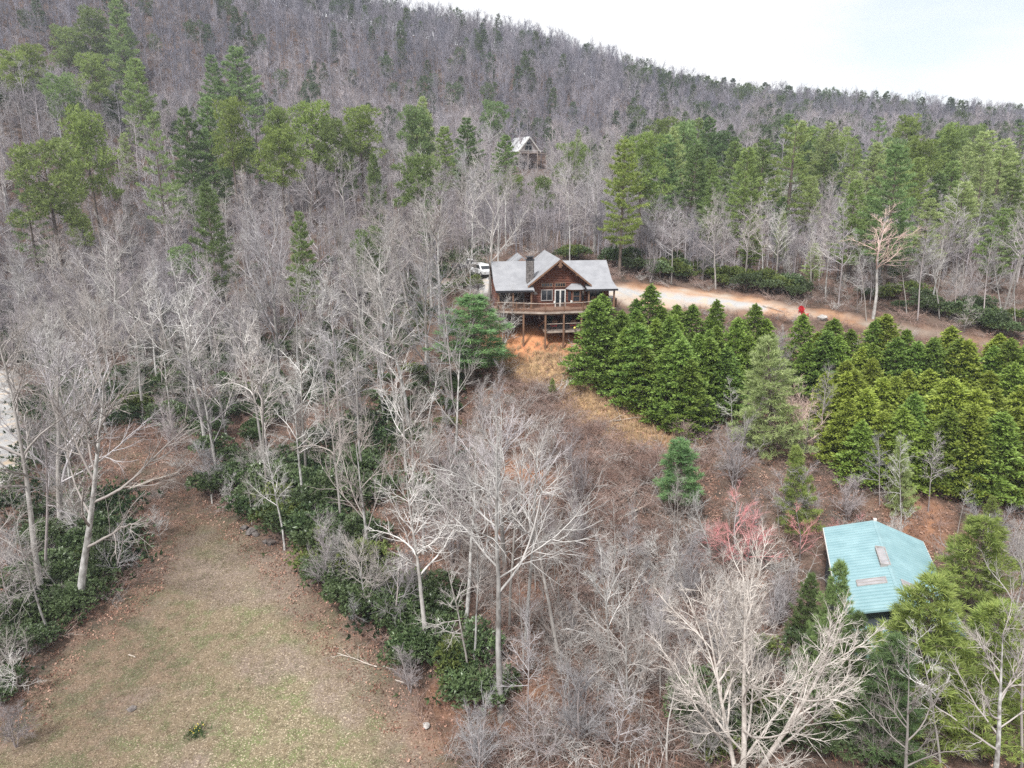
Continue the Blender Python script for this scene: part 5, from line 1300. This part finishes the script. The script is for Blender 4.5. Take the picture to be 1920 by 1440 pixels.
def blade_mesh(name, seed, m, n, hgt_, wd, rad, spread):
    R = np.random.default_rng(seed); pos = np.stack([R.uniform(-rad, rad, n), R.uniform(-rad, rad, n), np.full(n, -.01)], 1)
    V, T, tn = tufts(pos, np.tile([0, 0, 1.0], (n, 1)), np.full(n, hgt_), wd, 1, R, spread); return mesh_np(name, V, T, M[m], tint=tn)
brushes = [brush_mesh(i, 'twig_brown') for i in range(3)] + [brush_mesh(10 + i, 'twig_pale', 1.7) for i in range(2)]
def cover(name, label, cat, n, ylo, yhi, keep, srcs, s0, s1, var=None, margin=1.05):
    y = np.sqrt(RNG.uniform(ylo ** 2, yhi ** 2, n)); x = RNG.uniform(-1, 1, n) * (y * .765 * margin + 3)
    k = keep(x, y); x, y = x[k], y[k]; z = hgt(x, y); n = len(x)
    v = RNG.integers(0, len(srcs), n) if var is None else var(x, y)
    o = scatter(name, np.stack([x, y, z], 1), RNG.uniform(0, 6.28, n), RNG.uniform(s0, s1, n), v, srcs, RNG.normal(0, .12, (n, 2)))
    return tag(o, label, cat)
bare_ground = lambda x, y: ~(inside(LAWN, x, y) | inside(DRIVE, x, y) | inside(GRAVEL, x, y) | inside(ROAD, x, y) | inside(HOUSE, x, y) | inside(TEAL, x, y))
cover('dead_brush', 'tangled brown brush covering the cleared slope', 'brush', 7000, 42, 92, lambda x, y: inside(CLEAR, x, y) & ~(edge_dist(DRY, x, y) > 0) & ~inside(CLAY, x, y), brushes, .6, 1.7, lambda x, y: RNG.choice(5, len(x), p=[.28, .28, .28, .08, .08]))
cover('undergrowth', 'leafless twiggy undergrowth on the woodland floor', 'undergrowth', 4200, 36, 135, lambda x, y: bare_ground(x, y) & ~inside(CLEAR, x, y) & ~inside(CLAY, x, y), brushes, .5, 1.35, lambda x, y: RNG.choice(5, len(x), p=[.27, .27, .27, .10, .09]))
R_ = np.random.default_rng(77); gm = []
for i in range(3):
    ps = np.stack([R_.normal(0, .55, 46), R_.normal(0, .55, 46), R_.uniform(.1, .75, 46)], 1)
    V, T, tn = tufts(ps, ps / np.linalg.norm(ps, axis=1, keepdims=True) + [0, 0, .6], np.full(46, .26), .42, 5, R_, .75); gm.append(mesh_np('evergreen_%d' % i, V, T, M[('laurel', 'laurel', 'needle_dark')[i]], tint=tn))
patch = lambda x, y: (np.sin(x * .16 + 1.7 * np.sin(y * .11)) * np.sin(y * .14 - .9 * np.sin(x * .13))) > RNG.uniform(-.35, .45, len(x))
cover('evergreen_undergrowth', 'low dark evergreen undergrowth in the wood left of the house', 'undergrowth', 9500, 40, 150, lambda x, y: bare_ground(x, y) & ~inside(CLEAR, x, y) & ~inside(CLAY, x, y) & (x < -4) & (edge_dist(LAWN, x, y) < np.where(y > 60, -3.2, -1.0)) & patch(x, y), gm, .7, 2.0)
BOT = gpoly([(880, 1000), (1100, 1010), (1560, 1000), (1560, 1120), (1330, 1200), (1330, 1520), (900, 1520)])
cover('woodland_brush', 'grey and brown brush tangled on the lower woodland floor', 'brush', 2300, 32, 66, lambda x, y: inside(BOT, x, y) & bare_ground(x, y), brushes, .7, 1.8, lambda x, y: RNG.choice(5, len(x), p=[.2, .2, .2, .2, .2]))
M['grass_blade'] = mat('grass_blade', (0.315, 0.25, 0.165), (0.185, 0.175, 0.10), .35, rnd=.3, coord='World', detail=3, contrast=(.42, .62))
cover('lawn_grass', 'short winter grass of the lawn', 'grass', 52000, 22, 74, lambda x, y: (edge_dist(LAWN, x, y) > RNG.uniform(.4, 3.2, len(x))) & (y > 24), [blade_mesh('grass_%d' % i, i, 'grass_blade', 14, .13, .16, .16, .55) for i in range(3)], .6, 1.2)
cover('dry_grass', 'tall straw coloured grass on the slope below the house', 'grass', 26000, 60, 90, lambda x, y: edge_dist(DRY, x, y) > RNG.uniform(-1.2, .6, len(x)), [blade_mesh('dry_%d' % i, 20 + i, 'straw', 18, .55, .07, .25, .35) for i in range(3)], .5, 1.2)
cover('fallen_leaves', 'dead leaves littering the woodland floor', 'leaves', 26000, 30, 90, lambda x, y: bare_ground(x, y) | (edge_dist(LAWN, x, y) < 2.5) & inside(LAWN, x, y), [blade_mesh('leaf_%d' % i, 40 + i, 'litter_leaf', 14, .16, .7, .5, 3.0) for i in range(3)], .7, 1.3)

# ------------------------------------------------------------------ logs, rocks and small things
def log(ua, va, ub, vb, r, label, name='fallen_log', lift=.12, stubs=4, m='dead_wood'):
    a, b = G(ua, va), G(ub, vb); R = random.Random(int(ua + va)); n = 6; S = []
    pts = [a + (b - a) * i / n for i in range(n + 1)]
    pts = [np.array([p[0] + R.uniform(-.1, .1), p[1], max(float(hgt(p[0], p[1])) + lift, p[2] + lift)]) for p in pts]
    for i in range(n): S.append((*pts[i], *pts[i + 1], r * (1 - .1 * i), r * (1 - .1 * (i + 1))))
    B = []
    for i in range(stubs):
        p = pts[R.randint(1, n)]; d = (b - a) / np.linalg.norm(b - a) + [R.gauss(0, .5), R.gauss(0, .5), abs(R.gauss(0, .35))]; d /= np.linalg.norm(d); q = p + d * R.uniform(.6, 1.8)
        B.append((*p, *q, r * .4, r * .2)); e = d + [R.gauss(0, .5), R.gauss(0, .5), R.gauss(0, .3)]; B.append((*q, *(q + e * .6), r * .2, r * .1))
    c = pts[0]; S = np.array(S); S[:, :3] -= c; S[:, 3:6] -= c
    o = link(name, mesh_np(name, *tubes(S, 7), M[m], smooth=True)); o.location = c
    if B:
        B = np.array(B); B[:, :3] -= c; B[:, 3:6] -= c
        link('branch_stubs', mesh_np(name + '_stubs', *tubes(B, 4), M[m], smooth=True), o)
    return tag(o, label, 'log' if name == 'fallen_log' else 'branch')
log(1140, 793, 1168, 789, .12, 'short pale broken log on the grassy slope below the cypresses')
log(1145, 985, 1228, 940, .14, 'long pale fallen trunk in the brown brush left of the young blue pine')
log(1090, 1098, 1148, 1052, .15, 'grey fallen log with a splintered end in the middle of the brush')
log(1010, 1160, 1060, 1118, .10, 'thin fallen trunk crossing the leaf litter right of the stubby-topped tree', stubs=5)
log(1178, 985, 1192, 970, .12, 'short broken stump log in the brush near the long fallen trunk', stubs=1)
log(530, 972, 505, 905, .08, 'thin dead trunk leaning in the shrubs below the straight-trunked tree', lift=.5, stubs=6)
log(225, 928, 335, 890, .16, 'fallen pale tree lying across the narrow end of the lawn', stubs=9, lift=.3)
log(706, 1252, 632, 1226, .05, 'grey fallen branch with twigs lying on the lawn', 'fallen_branch', .08, 7)
log(90, 1200, 140, 1188, .05, 'thin fallen branch at the left lawn edge', 'fallen_branch', .06, 2)
log(243, 1229, 256, 1234, .05, 'short white stick on the lawn', 'fallen_stick', .05, 0)
log(722, 1252, 740, 1256, .05, 'small pale stick in the leaf litter right of the lawn', 'fallen_stick', .05, 0)
log(742, 1276, 760, 1282, .06, 'pale stick in the leaf litter nearest the laurel shrubs', 'fallen_stick', .05, 1)
log(990, 850, 1010, 872, .09, 'curved pale broken branch on the orange bare patch behind the tall tree', 'fallen_branch', .5, 1)
log(1430, 575, 1470, 588, .08, 'grey dead branch beside the driveway edge', 'fallen_branch', .2, 4)
rr = random.Random(9)
for i, (u, v, r, lab) in enumerate([(458, 992, .40, 'dark rock at the upper end of the row along the lawn edge'), (470, 1000, .5, 'largest dark rock in the row along the lawn edge'), (480, 1004, .35, 'dark rock between the largest and the low ones at the lawn edge'), (500, 1018, .38, 'low dark rock in the row beside the lawn'), (510, 1020, .42, 'dark rock at the lower end of the row along the lawn edge')]):
    b = G(u, v); o = MB().ball((0, 0, r * .3), r, 9, 6, .7, .25, rr).build('rock', M['rock']); o.location = b; tag(o, lab, 'rock', 'rocks along the lawn edge')
b = G(799, 1364); o = MB().ball((0, 0, .12), .22, 9, 6, .8, .3, rr).build('rock', M['rock_pale']); o.location = b; tag(o, 'small pale stone in the leaves at the lower right lawn edge', 'rock')
b = G(248, 1329); o = MB().ball((0, 0, .04), .3, 9, 6, .3, .3, rr).build('rock', M['rock']); o.location = b; tag(o, 'flat dark stone lying in the open lawn', 'rock')
b = G(398, 944); o = MB().box(-.06, .06, -.06, .06, -.2, .95).box(-.075, .075, -.075, .075, .95, 1.0).build('marker_post', M['white_trim']); o.location = b; tag(o, 'small white post at the shrub edge of the lawn', 'post')
b = G(370, 1375); o = empty('daffodil_clump', b); R = np.random.default_rng(4); n = 60
ps = np.stack([R.normal(0, .32, n), R.normal(0, .32, n), np.zeros(n)], 1)
V, T, tn = tufts(ps, np.tile([0, 0, 1.0], (n, 1)), np.full(n, .42), .12, 4, R, .4); link('leaves', mesh_np('daffodil_leaves', V, T, M['laurel'], tint=tn), o)
ps = np.stack([R.normal(0, .25, 16), R.normal(0, .25, 16), R.uniform(.35, .5, 16)], 1); V, T, tn = tufts(ps, np.tile([0, 0, .5], (16, 1)), np.full(16, .06), .8, 6, R, .9); link('flowers', mesh_np('daffodil_flowers', V, T, M['yellow']), o)
tag(o, 'small clump of yellow daffodils in the lawn', 'flowers')

# ------------------------------------------------------------------ air
M['air'] = bpy.data.materials.new('air'); M['air'].use_nodes = True; t = M['air'].node_tree; t.nodes.clear()
pv = t.nodes.new('ShaderNodeVolumePrincipled'); pv.inputs['Color'].default_value = (.80, .86, 1, 1); pv.inputs['Density'].default_value = .00026; pv.inputs['Anisotropy'].default_value = .2
t.links.new(pv.outputs[0], t.nodes.new('ShaderNodeOutputMaterial').inputs['Volume'])
if HAZE:
    hz = MB().box(-545, 545, -60, 645, float(gv[:, 2].min()) - 1, max(float(gv[:, 2].max()), 0) + 25).build('haze', M['air']); hz['kind'] = 'stuff'
